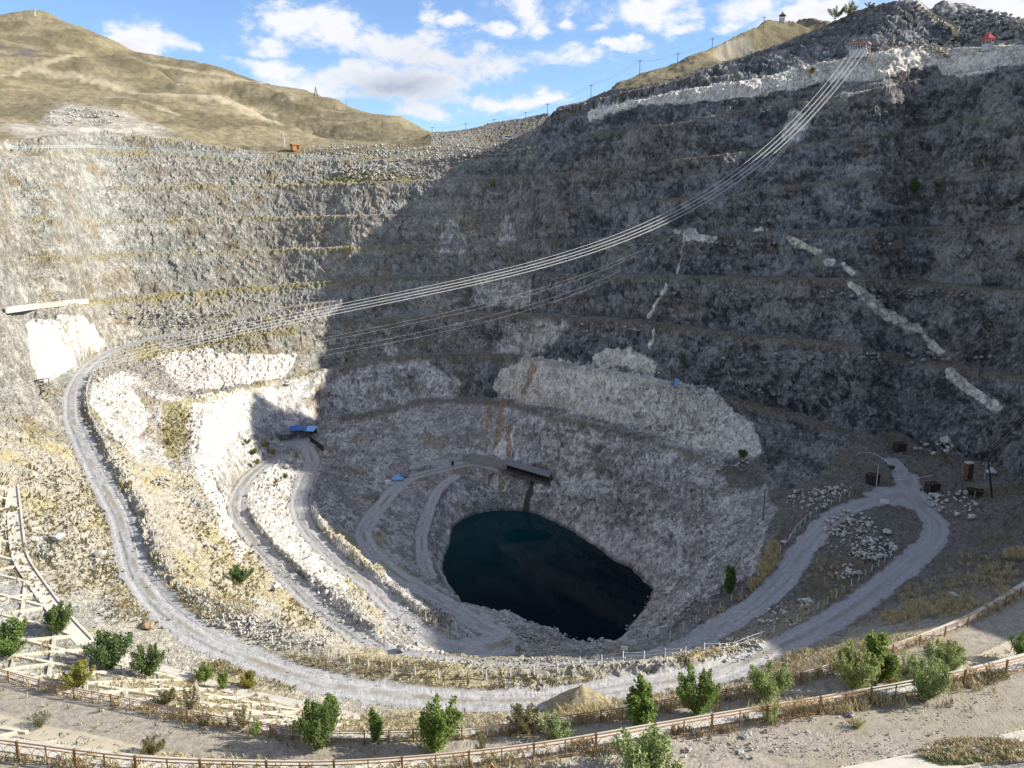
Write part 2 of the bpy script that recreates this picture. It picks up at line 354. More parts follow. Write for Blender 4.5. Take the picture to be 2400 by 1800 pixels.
# ------------------------------------------------------------------ masks, all of them places on the ground
xf, yf, zf = X.ravel(), Y.ravel(), Z.ravel()
wx = fbm(xf, yf, zf, 9, 3, s=31); wy = fbm(xf, yf, zf, 9, 3, s=47)
wx2 = fbm(xf, yf, zf, 1.6, 2, s=33); wy2 = fbm(xf, yf, zf, 1.6, 2, s=35)
def project(x, y, z):
    zz = z-ZC; f = y*CP-zz*SP; up = y*SP+zz*CP
    f = np.maximum(f, 1e-3); return 1200+PIX_F*x/f, 900-PIX_F*up/f
PX, PY = project(xf, yf, zf)
sc_ = PIX_F/np.hypot(np.hypot(xf, yf), zf-ZC)
PXn = PX+(wx*1.6+wx2*.9)*sc_; PYn = PY+(wy*1.6+wy2*.9)*sc_
rf = np.hypot(xf, yf)
PXh = PX+(wx*.5+wx2*.8)*sc_; PYh = PY+(wy*.5+wy2*.8)*sc_
def poly(pts, rmin=0, rmax=1e9, sharp=False):
    P = np.array(pts, float); qx, qy = (PXh, PYh) if sharp else (PXn, PYn)
    m = np.zeros(len(qx), bool)
    bb = np.nonzero((qx > P[:, 0].min()) & (qx < P[:, 0].max()) & (qy > P[:, 1].min()) & (qy < P[:, 1].max()) & (rf > rmin) & (rf < rmax))[0]
    x = qx[bb]; y = qy[bb]; ins = np.zeros(len(bb), bool)
    for (x0, y0), (x1, y1) in zip(P, np.roll(P, -1, 0)):
        if y0 == y1: continue
        c = ((y0 > y) != (y1 > y)) & (x < (x1-x0)*(y-y0)/(y1-y0)+x0); ins ^= c
    m[bb] = ins; return m
def stroke(pts, w, rmin=0, rmax=1e9, sharp=False):
    PXn, PYn = (PXh, PYh) if sharp else (globals()['PXn'], globals()['PYn'])
    m = np.zeros(len(PX), bool)
    for (x0, y0), (x1, y1) in zip(pts[:-1], pts[1:]):
        bb = np.nonzero((PXn > min(x0, x1)-w) & (PXn < max(x0, x1)+w) & (PYn > min(y0, y1)-w) & (PYn < max(y0, y1)+w) & (rf > rmin) & (rf < rmax))[0]
        L2 = (x1-x0)**2+(y1-y0)**2; t = np.clip(((PXn[bb]-x0)*(x1-x0)+(PYn[bb]-y0)*(y1-y0))/L2, 0, 1)
        d = np.hypot(PXn[bb]-x0-t*(x1-x0), PYn[bb]-y0-t*(y1-y0)); m[bb[d < w/2]] = True
    return m
# roads: distance to the centre lines, by rasterising into the constraint grid
def linemask(lines, pad, stp=.12):
    M = np.full((NV, NT), 9.0, F32); A = np.zeros((NV, NT), F32)
    for W, half, n in lines:
        for o in np.arange(-half-pad, half+pad+.01, stp):
            v, u = rc(W[:, 0]+n[:, 0]*o, W[:, 1]+n[:, 1]*o)
            i = np.rint(v).astype(int); j = np.rint(u).astype(int); kk = (i >= 0) & (i < NV) & (j >= 0) & (j < NT)
            q = np.full(kk.sum(), abs(o)/half, F32)
            np.minimum.at(M, (i[kk], j[kk]), q)
    return M
def sample(M):
    v, u = rc(xf, yf); i = np.clip(np.rint(v).astype(int), 0, NV-1); j = np.clip(np.rint(u).astype(int), 0, NT-1)
    return M[i, j]
lw = [(W, h, n) for nm, W, h, n in ROADS if nm in ('r1', 'r6', 'r3', 'r5', 'flat', 'spur', 'apron', 'pad')]
TRK = linemask(lw, 1.2); track = sample(TRK); track = np.where(track > 2, 2.0, track)      # 0 on the centre line, 1 at the edge
def nrm(W):
    d = np.gradient(W, axis=0); n = np.stack([-d[:, 1], d[:, 0]], 1); return n/(np.linalg.norm(n, axis=1)[:, None]+1e-9)
walkA = offset(RF, -2.0); walkB = offset(FR, -2.2)
WLK = linemask([(walkA, 2.1, nrm(walkA)), (walkB, 2.3, nrm(walkB))], 0.1, .05); walk = sample(WLK)
is_walk = walk < 1.0
edge_n = wx2*.35
is_road = (track+edge_n) < 1.0
white = np.zeros(len(xf), bool)
for P, a, b in [
 ([(63,752),(181,739),(203,745),(231,788),(253,806),(174,850),(145,878),(123,889),(87,900)], 150, 320),
 ([(365,831),(495,813),(506,828),(597,831),(694,831),(690,850),(662,886),(579,900),(470,911),(416,907),(391,868)], 180, 330),
 ([(217,900),(289,871),(300,900),(325,933),(351,990),(325,1023),(330,1085),(300,1050),(253,1016),(231,969),(210,947)], 100, 330),
 ([(1228,833),(1343,850),(1480,873),(1600,900),(1672,909),(1719,965),(1766,994),(1788,1066),(1745,1074),(1683,1056),(1600,1040),(1469,998),(1343,962),(1190,936)], 160, 330),
 ([(1382,846),(1422,813),(1445,818),(1469,811),(1500,830),(1538,850),(1541,871),(1487,864),(1451,853),(1408,859)], 160, 330),
 ([(1835,550),(1860,553),(1889,571),(1943,593),(1907,589),(1868,579),(1846,564)], 160, 330),
 ([(1967,607),(1990,622),(2019,647),(1994,640),(1976,629)], 160, 330),
 ([(1930,605),(1958,603),(1960,620),(1938,624)], 160, 330),
 ([(1978,660),(2012,665),(2052,690),(2117,748),(2157,759),(2164,779),(2124,777),(2070,741),(2001,687)], 160, 330),
 ([(2161,781),(2190,802),(2220,830),(2197,833),(2161,802)], 160, 330),
 ([(2211,860),(2233,864),(2287,907),(2352,956),(2320,962),(2280,925),(2229,893)], 150, 330),
 ([(1600,543),(1690,553),(1683,564),(1600,562)], 160, 330), ([(1765,533),(1790,531),(1800,540),(1760,541)], 160, 330),
 ([(1570,540),(1630,538),(1635,545),(1570,547)], 160, 330),
 ([(1379,262),(1600,210),(1781,184),(1925,145),(1983,137),(2070,119),(2142,107),(2240,112),(2400,102),(2500,100),(2500,138),(2400,146),(2245,180),(2207,168),(2195,152),(2140,158),(2070,177),(1998,188),(1960,183),(1889,203),(1840,212),(1759,226),(1600,241),(1500,246),(1379,285)], 200, 400),
 ([(1174,1012),(1206,1005),(1198,1076),(1160,1070)], 160, 330),
 ([(1168,868),(1222,848),(1200,910),(1170,925),(1155,900)], 160, 330),
 ([(425,945),(470,925),(560,915),(640,905),(650,960),(560,1010),(520,1070),(500,1130),(530,1200),(560,1240),(575,1290),(560,1330),(520,1250),(480,1140),(450,1080),(450,1010)], 100, 330),
 ([(850,1480),(905,1500),(1010,1535),(1060,1540),(1040,1550),(900,1535),(845,1500),(700,1370),(600,1230),(570,1130),(640,1090),(690,1110),(690,1180),(730,1260),(800,1350)], 95, 330),
 ([(740,1170),(760,1240),(860,1330),(1000,1440),(1060,1490),(1000,1470),(860,1365),(750,1260),(725,1200)], 95, 330)]:
    white |= poly(P, a, b, True)
white |= stroke([(1600,560),(1592,600),(1583,640)], 4, 160, 330) | stroke([(1556,654),(1540,690),(1512,745)], 7, 160, 330) | stroke([(1530,765),(1520,810)], 7, 160, 330) | stroke([(2142,188),(2060,203),(1998,217),(1960,228)], 5, 200, 400)
pale = poly([(330,905),(425,930),(560,912),(670,884),(800,862),(900,842),(985,833),(1000,850),(1030,872),(1062,858),(1075,880),(1130,878),(1150,940),(1230,836),(1600,905),(1790,1060),(1800,1150),(1790,1330),(1640,1400),(1500,1520),(1200,1540),(900,1540),(700,1470),(560,1330),(480,1180),(440,1060)], 90, 330)
pale |= poly([(1700,1060),(1800,1075),(1790,1160),(1830,1190),(1740,1330),(1700,1250),(1690,1130)], 90, 330)
pale |= poly([(1062,500),(1105,595),(1015,595)], 160, 340) | poly([(1185,495),(1220,575),(1165,575)], 160, 340) | poly([(1110,640),(1245,640),(1235,715),(1095,710)], 160, 340) | poly([(905,765),(940,835),(898,835)], 160, 340) | poly([(1275,738),(1190,760),(1150,830),(1260,832),(1345,762)], 160, 340) | poly([(1840,250),(1900,270),(1880,330),(1830,320)], 160, 340)
pale |= poly([(210,900),(300,870),(430,940),(480,1100),(560,1330),(700,1470),(640,1480),(470,1330),(380,1180),(300,1060)], 90, 330) & (wx > -.15)
pale &= ~poly([(1690,1075),(1760,1080),(1800,1070),(1800,1135),(1760,1160),(1700,1150)], 90, 330)
pale &= ~poly([(1000,832),(1160,834),(1180,850),(1150,925),(1120,938),(1075,930),(1080,880),(1020,870)], 90, 330)
stain = stroke([(1247,862),(1230,922)], 13, 160, 330) | stroke([(1178,945),(1172,1000),(1163,1040)], 16, 160, 330) | stroke([(1146,950),(1140,1000)], 9, 160, 330) | stroke([(1195,1000),(1190,1070)], 14, 160, 330) | stroke([(1136,1110),(1134,1140)], 9, 160, 330) | stroke([(1178,1110),(1174,1150)], 10, 160, 330) | stroke([(1080,1160),(1074,1190)], 7, 160, 330) | stroke([(1208,930),(1202,945)], 9, 160, 330)
dark_wet = stroke([(1247,1130),(1242,1170),(1238,1203)], 13, 160, 330)
hillm = (rf > 330)*1.0
tan = np.zeros(len(xf)); g2t = tG2
rimr = np.interp(np.arctan2(xf, yf), tG2[0], tG2[1])
l0 = table(L0); l0r = np.interp(np.arctan2(xf, yf), l0[0], l0[1])
hillL = (rf > l0r+1) & (PX < 1012) & (rf > 300)
quarry = poly([(95,290),(135,250),(180,247),(250,262),(300,268),(385,300),(430,312),(330,318),(200,300),(100,310)], 350) | poly([(0,300),(60,290),(100,300),(260,285),(400,325),(480,345),(380,352),(250,318),(60,318)], 340, 480)
hillR = poly([(1430,218),(1500,172),(1600,140),(1745,68),(1806,47),(1900,46),(1960,52),(1900,82),(1817,106),(1690,146),(1600,184),(1500,205)], 320)
rubg = poly([(2140,0),(2200,0),(2270,5),(2330,28),(2420,75),(2420,105),(2330,100),(2250,90),(2190,45)], 280)
scar = stroke([(72,170),(180,181),(290,203),(362,228),(506,253),(650,289)], 9, 360) | stroke([(343,160),(430,175),(579,195)], 7, 500) | stroke([(416,206),(543,206),(622,197)], 7, 500) | stroke([(0,190),(60,172),(180,150)], 6, 360) | stroke([(240,225),(330,250),(420,275)], 5, 360) | stroke([(660,250),(690,250)], 6, 450) | stroke([(0,219),(90,212)], 3, 360)
ledge = stroke([(0,126),(40,135),(100,140)], 8, 360) | stroke([(0,150),(90,140)], 6, 360)
flat = slope < 0.22
green = ((poly([(380,950),(450,935),(660,890),(700,885),(560,915),(455,950),(440,1010),(420,1090),(380,1060)], 100) | poly([(735,425),(850,395),(1000,412),(1010,420),(800,432)], 250, 420)))
for L_, w_ in (([(90,608),(253,601),(542,592),(800,584),(960,579)],9),([(60,519),(400,518),(800,510)],7),([(180,712),(362,696),(542,682),(800,662)],12),([(268,442),(579,438),(800,434)],7),([(330,835),(506,806),(690,776)],14),([(560,916),(670,889),(760,874)],10),([(0,356),(344,358),(542,374)],5)):
    green |= stroke(L_, w_*.8, 150, 420, True)
ledge_p = np.zeros(len(xf), bool)
for L_, w_ in (([(800,759),(950,746),(1090,741),(1285,743),(1500,759),(1600,772),(1781,794),(1962,814),(2106,843),(2215,861),(2400,893)],14.3),([(800,662),(950,652),(1230,644),(1500,649),(1600,652),(1853,659),(2106,665),(2400,686)],11.7),
  ([(960,579),(1125,575),(1270,566),(1600,556),(1853,546),(2070,539),(2400,532)],9.1),([(800,509),(1071,502),(1379,484),(1600,466),(1774,448),(1962,426),(2142,412),(2400,403)],7.8),([(981,426),(1162,419),(1415,401),(1600,375),(1781,354),(2034,321),(2215,292),(2400,256)],7.8),
  ([(1379,317),(1600,287),(1781,252),(1907,237),(2142,190)],6.5),([(800,867),(900,846),(995,835),(1120,834),(1230,843),(1343,862),(1480,886),(1600,914),(1708,940),(1853,978)],18.2),([(800,981),(908,964),(995,940),(1100,941),(1198,947),(1270,971),(1343,987),(1469,1020),(1600,1058),(1708,1106)],16.9)):
    ledge_p |= stroke(L_, w_*.85, 150, 340, True)
rocky = poly([(1590,912),(1720,945),(1860,985),(1985,1030),(1960,1085),(1905,1120),(1850,1150),(1795,1148),(1788,1075),(1760,990),(1715,962),(1668,912)], 150, 330)
# grassy ground of the near slopes
near_grass = (rf < 175) & ~is_road & ~is_walk & (PX < 900)
np.seterr(all='ignore')
# ------------------------------------------------------------------ relief: fractured rock on the walls, rubble on the slopes, ruts on the roads
q = np.sqrt(np.clip(rf, 60, 400)/200).astype(F32)
steep = np.clip((slope.ravel()-.12)/.25, 0, 1).astype(F32)
steep = np.maximum(steep, rocky*.85).astype(F32)
pitside = ((rf > 120) | (PX < 900)).astype(F32)
hill_ = (hillL | hillR).astype(F32)*np.clip(np.where(hillL, (1008-PX)/70, 1), 0, 1).astype(F32)
rock = steep*(1-hill_*.9)*np.where(rf < 120, .45, 1).astype(F32)
smooth = (is_road | is_walk).astype(F32)
near_t = ((yf < 95) & (zf > 30)).astype(F32)
n1 = fbm(xf, yf, zf*.45, 22, 4, .5, 2)
n2 = fbm(xf, yf, zf*.6, 5, 4, .55, 9)
f1 = facets(xf+n2*2, yf, zf*1.0+xf*.35, 5.2, 1)
f2 = facets(xf+zf*.3, yf+n2*.6, zf*1.1+xf*.3, 1.9, 5)
f3 = facets(xf+n2*.5, yf, zf*.85+xf*.15, .85, 8)
wallL = (np.clip((-xf-20)/60, 0, 1)*(rf > 190)).astype(F32)
wallR = (np.clip((xf+70)/90, 0, 1)*(rf > 170)).astype(F32)
bed = fbm(xf*.8+zf*.9, yf*.8, zf*.25-xf*.3, 3.2, 3, .6, 55)
ledge_s = np.clip(blur(ledge_p.astype(F32).reshape(X.shape), 9)*1.5, 0, 1).ravel(); green_s = np.clip(blur(green.astype(F32).reshape(X.shape), 9)*1.5, 0, 1).ravel()
rid = 1-np.abs(fbm(xf, yf, zf*.35, 9, 3, .5, 21))*2.2          # gullies
d = rock*(n1*1.7+n2*.9+f1*1.5+f2*1.2+f3*(.6-.35*wallL)-rid*.4+wallR*(bed*1.3+n1*.8))*.6*(1-.72*ledge_s)*(1-.5*wallL)*(1-.75*green_s)
d += (1-rock)*(1-smooth)*(1-hill_)*(1-near_t)*(n2*.38+f2*.34+f3*.24)*np.where((PX < 900) & (rf > 85), 1.7, 1).astype(F32)
d += (1-smooth)*near_t*(n2*.16+f3*.1)
big_ = 1-np.abs(fbm(xf, yf, zf*.3, 130, 3, .5, 91))*2.4; d += hill_*(n1*2.6+n2*1.0+big_.astype(F32)*7*np.clip((rf-420)/150, 0, 1))
d += smooth*(1-is_walk)*(n2*.08+f3*.04)
rut = np.exp(-((track-.42)/.13)**2)*is_road; d -= (rut*.12).astype(F32)
d = d.reshape(X.shape).astype(F32)
lowz = 0.25+0.75*np.clip((Z-2)/5, 0, 1); d *= lowz
edgefade = np.clip((np.hypot(X, Y)-20)/8, 0, 1); d *= edgefade
X = X+NB[0]*d; Y = Y+NB[1]*d; Z = Z+NB[2]*d
# the lake bed stays under the water
N1 = grid_normals(X, Y, Z)
z1 = fbm(xf, yf, zf, 26, 4, .55, 61)*1.5+.5; z2 = fbm(xf, yf, zf, 20, 4, .55, 71)*1.5+.5; z3 = fbm(xf, yf, zf, 8, 4, .6, 81)*1.5+.5
V = np.stack([X.ravel(), Y.ravel(), Z.ravel()], 1).astype(F32)
ATTR = dict(white=white, rocky=rocky, soilb=ledge_p, pale=pale, stain=stain, wet=dark_wet, road=np.clip(1.35-track-edge_n*.8, 0, 1), track=track, grass=green, hill=hillL.astype(F32)+hillR*1.0, scar=scar, ledge=ledge, quarry=quarry, rub=rubg, walk=is_walk,
            slope=slope.ravel(), near=near_grass, z1=z1, z2=z2, z3=z3, mid=n2*1.1+.5, blk=f2+.5, nearz=np.clip((118-rf)/25, 0, 1))
def soft(a, it=1):
    a = np.asarray(a, F32).reshape(X.shape)
    return blur(a, it).ravel() if it else a.ravel()
for kk in list(ATTR):
    ATTR[kk] = soft(ATTR[kk], {'white': 3, 'pale': 7, 'scar': 3, 'quarry': 9, 'soilb': 3}.get(kk, 3)*(kk not in ('slope', 'track', 'road', 'z1', 'z2', 'z3', 'mid', 'blk'))).astype(F32)
ATTR['pale'] = np.maximum(ATTR['pale'], np.clip(blur(ATTR['white'].reshape(X.shape), 9).ravel()*.9, 0, .7)).astype(F32)
def build_patch(name, facemask, mat, attrs=None):
    iy, ix = np.nonzero(facemask)
    a = iy*NT+ix; quads = np.stack([a, a+1, a+NT+1, a+NT], 1)       # wound so that the faces look up
    used, inv = np.unique(quads.ravel(), return_inverse=True)
    me = bpy.data.meshes.new(name); n = len(used); m = len(quads)
    me.vertices.add(n); me.vertices.foreach_set('co', V[used].ravel())
    me.loops.add(m*4); me.loops.foreach_set('vertex_index', inv.astype(np.int32))
    me.polygons.add(m); me.polygons.foreach_set('loop_start', np.arange(0, m*4, 4, dtype=np.int32))
    me.polygons.foreach_set('use_smooth', np.full(m, name != 'terrain', bool))
    me.update(calc_edges=True)
    for kk, arr in ATTR.items():
        if attrs is None or kk in attrs:
            at = me.attributes.new(kk, 'FLOAT', 'POINT'); at.data.foreach_set('value', arr[used])
    me.materials.append(mat)
    o = bpy.data.objects.new(name, me); COL.objects.link(o); o['kind'] = 'structure'
    return o
def facewise(m):
    m = np.asarray(m, F32).reshape(X.shape); return (m[:-1, :-1]+m[1:, :-1]+m[:-1, 1:]+m[1:, 1:])/4 > .5
# ------------------------------------------------------------------ node helpers and materials
class NG:
    def __init__(s, nt): s.nt = nt; s.L = nt.links
    def n(s, t, **k):
        o = s.nt.nodes.new(t)
        for a, b in k.items(): setattr(o, a, b)
        return o
    def put(s, sock, v):
        if isinstance(v, bpy.types.NodeSocket): s.L.new(v, sock)
        elif isinstance(v, (tuple, list)): sock.default_value = tuple(v) if len(v) == 4 or sock.type == 'VECTOR' else tuple(v)+(1,)
        else: sock.default_value = v
    def m(s, op, a, b=0.0, c=0.0, clamp=False):
        o = s.n('ShaderNodeMath', operation=op, use_clamp=clamp)
        for i, v in enumerate((a, b, c)): s.put(o.inputs[i], v)
        return o.outputs[0]
    def mix(s, f, a, b, mode='MIX'):
        o = s.n('ShaderNodeMix', data_type='RGBA', blend_type=mode); s.put(o.inputs[0], f); s.put(o.inputs[6], a); s.put(o.inputs[7], b); return o.outputs[2]
    def attr(s, name): return s.n('ShaderNodeAttribute', attribute_name=name).outputs['Fac']
    def pos(s): return s.n('ShaderNodeNewGeometry').outputs['Position']
    def map(s, v, scale=(1, 1, 1), rot=(0, 0, 0), loc=(0, 0, 0)):
        o = s.n('ShaderNodeMapping'); s.put(o.inputs[0], v); o.inputs[1].default_value = loc; o.inputs[2].default_value = rot; o.inputs[3].default_value = scale; return o.outputs[0]
    def noise(s, v, sc, det=4, rough=.55, dist=0, out='Fac', lac=2.0):
        o = s.n('ShaderNodeTexNoise'); s.put(o.inputs['Vector'], v); o.inputs['Scale'].default_value = sc; o.inputs['Detail'].default_value = det; o.inputs['Roughness'].default_value = rough; o.inputs['Distortion'].default_value = dist; o.inputs['Lacunarity'].default_value = lac
        return o.outputs[out]
    def vor(s, v, sc, feat='DISTANCE_TO_EDGE', out='Distance'):
        o = s.n('ShaderNodeTexVoronoi', feature=feat); s.put(o.inputs['Vector'], v); o.inputs['Scale'].default_value = sc; return o.outputs[out]
    def step(s, v, a, b, lo=0.0, hi=1.0, smooth=True):
        o = s.n('ShaderNodeMapRange', interpolation_type='SMOOTHSTEP' if smooth else 'LINEAR'); s.put(o.inputs[0], v)
        for i, q in enumerate((a, b, lo, hi)): o.inputs[i+1].default_value = q
        return o.outputs[0]
    def vadd(s, a, b, op='ADD'):
        o = s.n('ShaderNodeVectorMath', operation=op); s.put(o.inputs[0], a); s.put(o.inputs[1], b); return o.outputs[0]
    def vscale(s, a, f):
        o = s.n('ShaderNodeVectorMath', operation='SCALE'); s.put(o.inputs[0], a); o.inputs[3].default_value = f; return o.outputs[0]
    def bump(s, h, strength=.5, dist=.2):
        o = s.n('ShaderNodeBump'); s.put(o.inputs['Height'], h); o.inputs['Strength'].default_value = strength; o.inputs['Distance'].default_value = dist; return o.outputs[0]
def new_mat(name):
    m = bpy.data.materials.new(name); m.use_nodes = True; g = NG(m.node_tree); b = m.node_tree.nodes['Principled BSDF']
    b.inputs['Roughness'].default_value = .95; b.inputs['Specular IOR Level'].default_value = .15
    return m, g, b
def ground_material(name, kind):
    m, g, b = new_mat(name)
    P = g.pos(); xs = g.n('ShaderNodeSeparateXYZ'); g.put(xs.inputs[0], P)
    z1 = g.attr('z1'); z2 = g.attr('z2'); z3 = g.attr('z3'); blk = g.attr('blk'); amid = g.attr('mid')
    fine = g.noise(P, 1.25, 6, .72); 
    strat = g.noise(g.map(P, (.52, .52, .24), (.95, .7, .3)), .8, 6, .66, .8)
    cr = g.noise(g.map(P, (1, 1, .7), (.35, .25, 0)), .42, 4, .6, 1.6)
    gr = g.noise(P, 5.2, 2, .7) if kind != 'hill' else fine
    ck = g.step(g.m('ABSOLUTE', g.m('SUBTRACT', cr, .5)), .0, .035, 1, 0)
    t = g.m('ADD', g.m('MULTIPLY', strat, .62), g.m('ADD', g.m('MULTIPLY', blk, .16), g.m('MULTIPLY', amid, .14)))
    t = g.m('ADD', t, g.m('MULTIPLY', g.m('SUBTRACT', fine, .5), .8))
    band = g.noise(g.map(P, (.055, .055, .3), (.55, -.35, .3)), 1.0, 3, .55, .6)
    drip = g.noise(g.map(P, (.55, .55, .035)), 1.0, 3, .6)
    t = g.m('ADD', t, g.m('ADD', g.m('MULTIPLY', g.m('SUBTRACT', band, .5), .55), g.m('MULTIPLY', g.m('SUBTRACT', drip, .5), .15)))
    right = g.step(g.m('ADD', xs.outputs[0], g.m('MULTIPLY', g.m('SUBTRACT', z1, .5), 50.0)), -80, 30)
    tt = g.step(t, .26, .72)
    sl = g.attr('slope')
    white = g.step(g.m('ADD', g.attr('white'), g.m('MULTIPLY', g.m('SUBTRACT', fine, .5), .55)), .34, .54)
    if kind in ('pit', 'road'):
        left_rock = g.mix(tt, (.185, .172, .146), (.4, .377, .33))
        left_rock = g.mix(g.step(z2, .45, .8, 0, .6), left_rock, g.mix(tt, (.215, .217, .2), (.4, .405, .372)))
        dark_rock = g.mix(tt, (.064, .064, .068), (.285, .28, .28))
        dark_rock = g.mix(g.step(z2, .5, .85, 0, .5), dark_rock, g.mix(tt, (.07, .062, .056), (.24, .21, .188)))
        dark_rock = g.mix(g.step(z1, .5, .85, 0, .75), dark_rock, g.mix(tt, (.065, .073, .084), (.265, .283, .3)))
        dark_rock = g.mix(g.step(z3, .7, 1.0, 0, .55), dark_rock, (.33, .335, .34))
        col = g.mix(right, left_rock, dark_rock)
        palec = g.mix(g.step(t, .28, .7), (.26, .242, .23), (.68, .65, .62))
        col = g.mix(g.step(g.m('ADD', g.attr('pale'), g.m('MULTIPLY', g.m('SUBTRACT', strat, .5), .9)), .3, .7), col, palec)
        col = g.mix(g.m('MULTIPLY', g.step(z3, .82, 1.05, 0, .5), g.m('SUBTRACT', 1.0, g.m('MULTIPLY', right, .65))), col, (.22, .16, .09))
        whitec = g.mix(g.step(t, .22, .62), (.47, .435, .385), (.74, .7, .635))
        col = g.mix(white, col, whitec)
        col = g.mix(g.m('MULTIPLY', g.m('MULTIPLY', g.attr('soilb'), g.step(fine, .25, .5, .45, .95)), g.m('SUBTRACT', 1.0, g.m('MULTIPLY', white, .6))), col, g.mix(fine, (.1, .088, .07), (.26, .228, .185)))
        col = g.mix(g.m('MULTIPLY', g.step(g.attr('stain'), .2, .8), g.step(fine, .3, .6, .25, .9)), col, (.36, .225, .125))
        col = g.mix(g.m('MULTIPLY', g.step(g.attr('wet'), .3, .7), .85), col, (.03, .028, .022))
        col = g.mix(g.m('MULTIPLY', g.m('MULTIPLY', ck, g.step(fine, .3, .6)), .6), col, (.04, .037, .035))
        col = g.mix(g.step(xs.outputs[2], .25, .9, .6, 0), col, (.06, .055, .05))
        # scree, soil and thin grass wherever it lies flat
        flat = g.m('MULTIPLY', g.step(g.m('ADD', sl, g.m('MULTIPLY', g.m('SUBTRACT', fine, .5), .3)), .26, .12), g.m('SUBTRACT', 1.0, g.m('MULTIPLY', g.m('MAXIMUM', white, g.m('MAXIMUM', g.attr('rocky'), g.m('MULTIPLY', g.attr('pale'), .8))), .92)))
        soil = g.mix(g.step(fine, .3, .7), (.16, .145, .12), (.4, .375, .33))
        soil = g.mix(g.step(gr, .6, .7, 0, .6), soil, (.5, .48, .44))
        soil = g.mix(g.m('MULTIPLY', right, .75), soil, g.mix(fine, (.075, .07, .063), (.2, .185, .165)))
        veg = g.step(g.m('ADD', g.m('MULTIPLY', z3, .5), g.m('MULTIPLY', fine, .8)), .62, .95)
        grassc = g.mix(g.step(fine, .3, .7), (.17, .145, .07), (.38, .32, .17))
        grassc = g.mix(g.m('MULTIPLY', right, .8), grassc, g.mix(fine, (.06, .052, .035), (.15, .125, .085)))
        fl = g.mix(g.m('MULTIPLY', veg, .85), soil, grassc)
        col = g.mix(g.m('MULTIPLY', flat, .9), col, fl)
        col = g.mix(g.m('MULTIPLY', g.attr('grass'), g.step(fine, .35, .6, .3, .9)), col, g.mix(fine, (.15, .135, .05), (.36, .31, .12)))
    if kind in ('pit', 'path', 'road'):
        stony = g.mix(g.step(g.m('ADD', g.m('MULTIPLY', fine, .7), g.m('MULTIPLY', gr, .3)), .33, .68), (.25, .225, .18), (.58, .54, .455))
        ngm = g.m('ADD', g.m('MULTIPLY', z3, .4), g.m('MULTIPLY', fine, .75))
        ng = g.mix(g.m('MULTIPLY', g.step(ngm, .5, .82), .9), stony, g.mix(g.step(g.noise(P, 2.6, 4, .75), .3, .7), (.24, .207, .11), (.54, .475, .29)))
        ng = g.mix(g.step(g.m('ADD', z2, g.m('MULTIPLY', g.m('SUBTRACT', fine, .5), .5)), .8, 1.0, 0, .75), ng, g.mix(tt, (.26, .26, .25), (.5, .5, .48)))
        if kind == 'path': col = ng
        else: col = g.mix(g.m('MULTIPLY', g.m('MAXIMUM', g.attr('near'), g.attr('nearz')), g.m('SUBTRACT', 1.0, white)), col, ng)
    if kind in ('road', 'pit'):
        rd = g.attr('road'); tr = g.attr('track')
        rutm = g.step(g.m('ABSOLUTE', g.m('SUBTRACT', g.m('ADD', tr, g.m('MULTIPLY', g.m('SUBTRACT', strat, .5), .35)), .44)), .04, .2, 1, 0)
        gravel = g.mix(g.step(g.m('ADD', g.m('MULTIPLY', fine, .6), g.m('MULTIPLY', gr, .4)), .33, .68), (.235, .23, .225), (.43, .425, .42))
        gravel = g.mix(g.m('MULTIPLY', rutm, .35), gravel, (.47, .465, .46))
        cv = g.n('ShaderNodeCombineXYZ'); g.put(cv.inputs[0], g.m('MULTIPLY', tr, 7.0)); g.put(cv.inputs[1], g.m('MULTIPLY', z3, 1.2)); g.put(cv.inputs[2], z2)
        lanes = g.noise(cv.outputs[0], 1.0, 2, .6)
        gravel = g.mix(g.step(lanes, .5, .64, 0, .6), gravel, g.mix(fine, (.15, .142, .132), (.27, .255, .24)))
        gravel = g.mix(g.m('MULTIPLY', g.step(g.m('ADD', z3, g.m('MULTIPLY', fine, .5)), .7, 1.0), g.m('MAXIMUM', g.step(tr, .0, .25, .75, 0), g.step(tr, .65, 1.0, 0, .9))), gravel, (.23, .2, .14))
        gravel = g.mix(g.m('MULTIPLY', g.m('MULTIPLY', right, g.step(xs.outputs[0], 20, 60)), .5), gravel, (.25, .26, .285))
        col = g.mix(g.step(g.m('ADD', rd, g.m('MULTIPLY', g.m('SUBTRACT', fine, .5), .5)), .3, .46), col, gravel)
    if kind == 'path':
        wl = g.mix(g.step(g.m('ADD', g.m('MULTIPLY', fine, .6), g.m('MULTIPLY', gr, .4)), .33, .68), (.185, .162, .132), (.39, .35, .295))
        wl = g.mix(g.step(g.m('ADD', z3, g.m('MULTIPLY', fine, .7)), .95, 1.25, 0, .5), wl, (.27, .24, .17))
        col = g.mix(g.attr('walk'), col, wl)
    if kind == 'hill':
        hn = g.noise(g.map(P, (1, 1, 2.2)), .16, 6, .75)
        hc = g.mix(g.step(z1, .2, .8), (.165, .14, .084), (.25, .212, .132))
        hc = g.mix(g.step(hn, .45, .72, 0, .75), hc, (.098, .082, .052))
        hc = g.mix(g.step(fine, .5, .75, 0, .45), hc, (.34, .29, .18))
        hc = g.mix(g.step(g.noise(P, .55, 3, .6), .57, .68, 0, .7), hc, (.07, .062, .035))
        hc = g.mix(g.m('MULTIPLY', g.attr('scar'), .7), hc, (.42, .36, .25))
        hc = g.mix(g.attr('ledge'), hc, (.12, .112, .1))
        hc = g.mix(g.step(sl, .4, .52, 0, .7), hc, g.mix(fine, (.18, .17, .15), (.4, .36, .3)))
        hc = g.mix(g.m('MULTIPLY', g.attr('quarry'), .9), hc, g.mix(tt, (.25, .225, .185), (.48, .45, .4)))
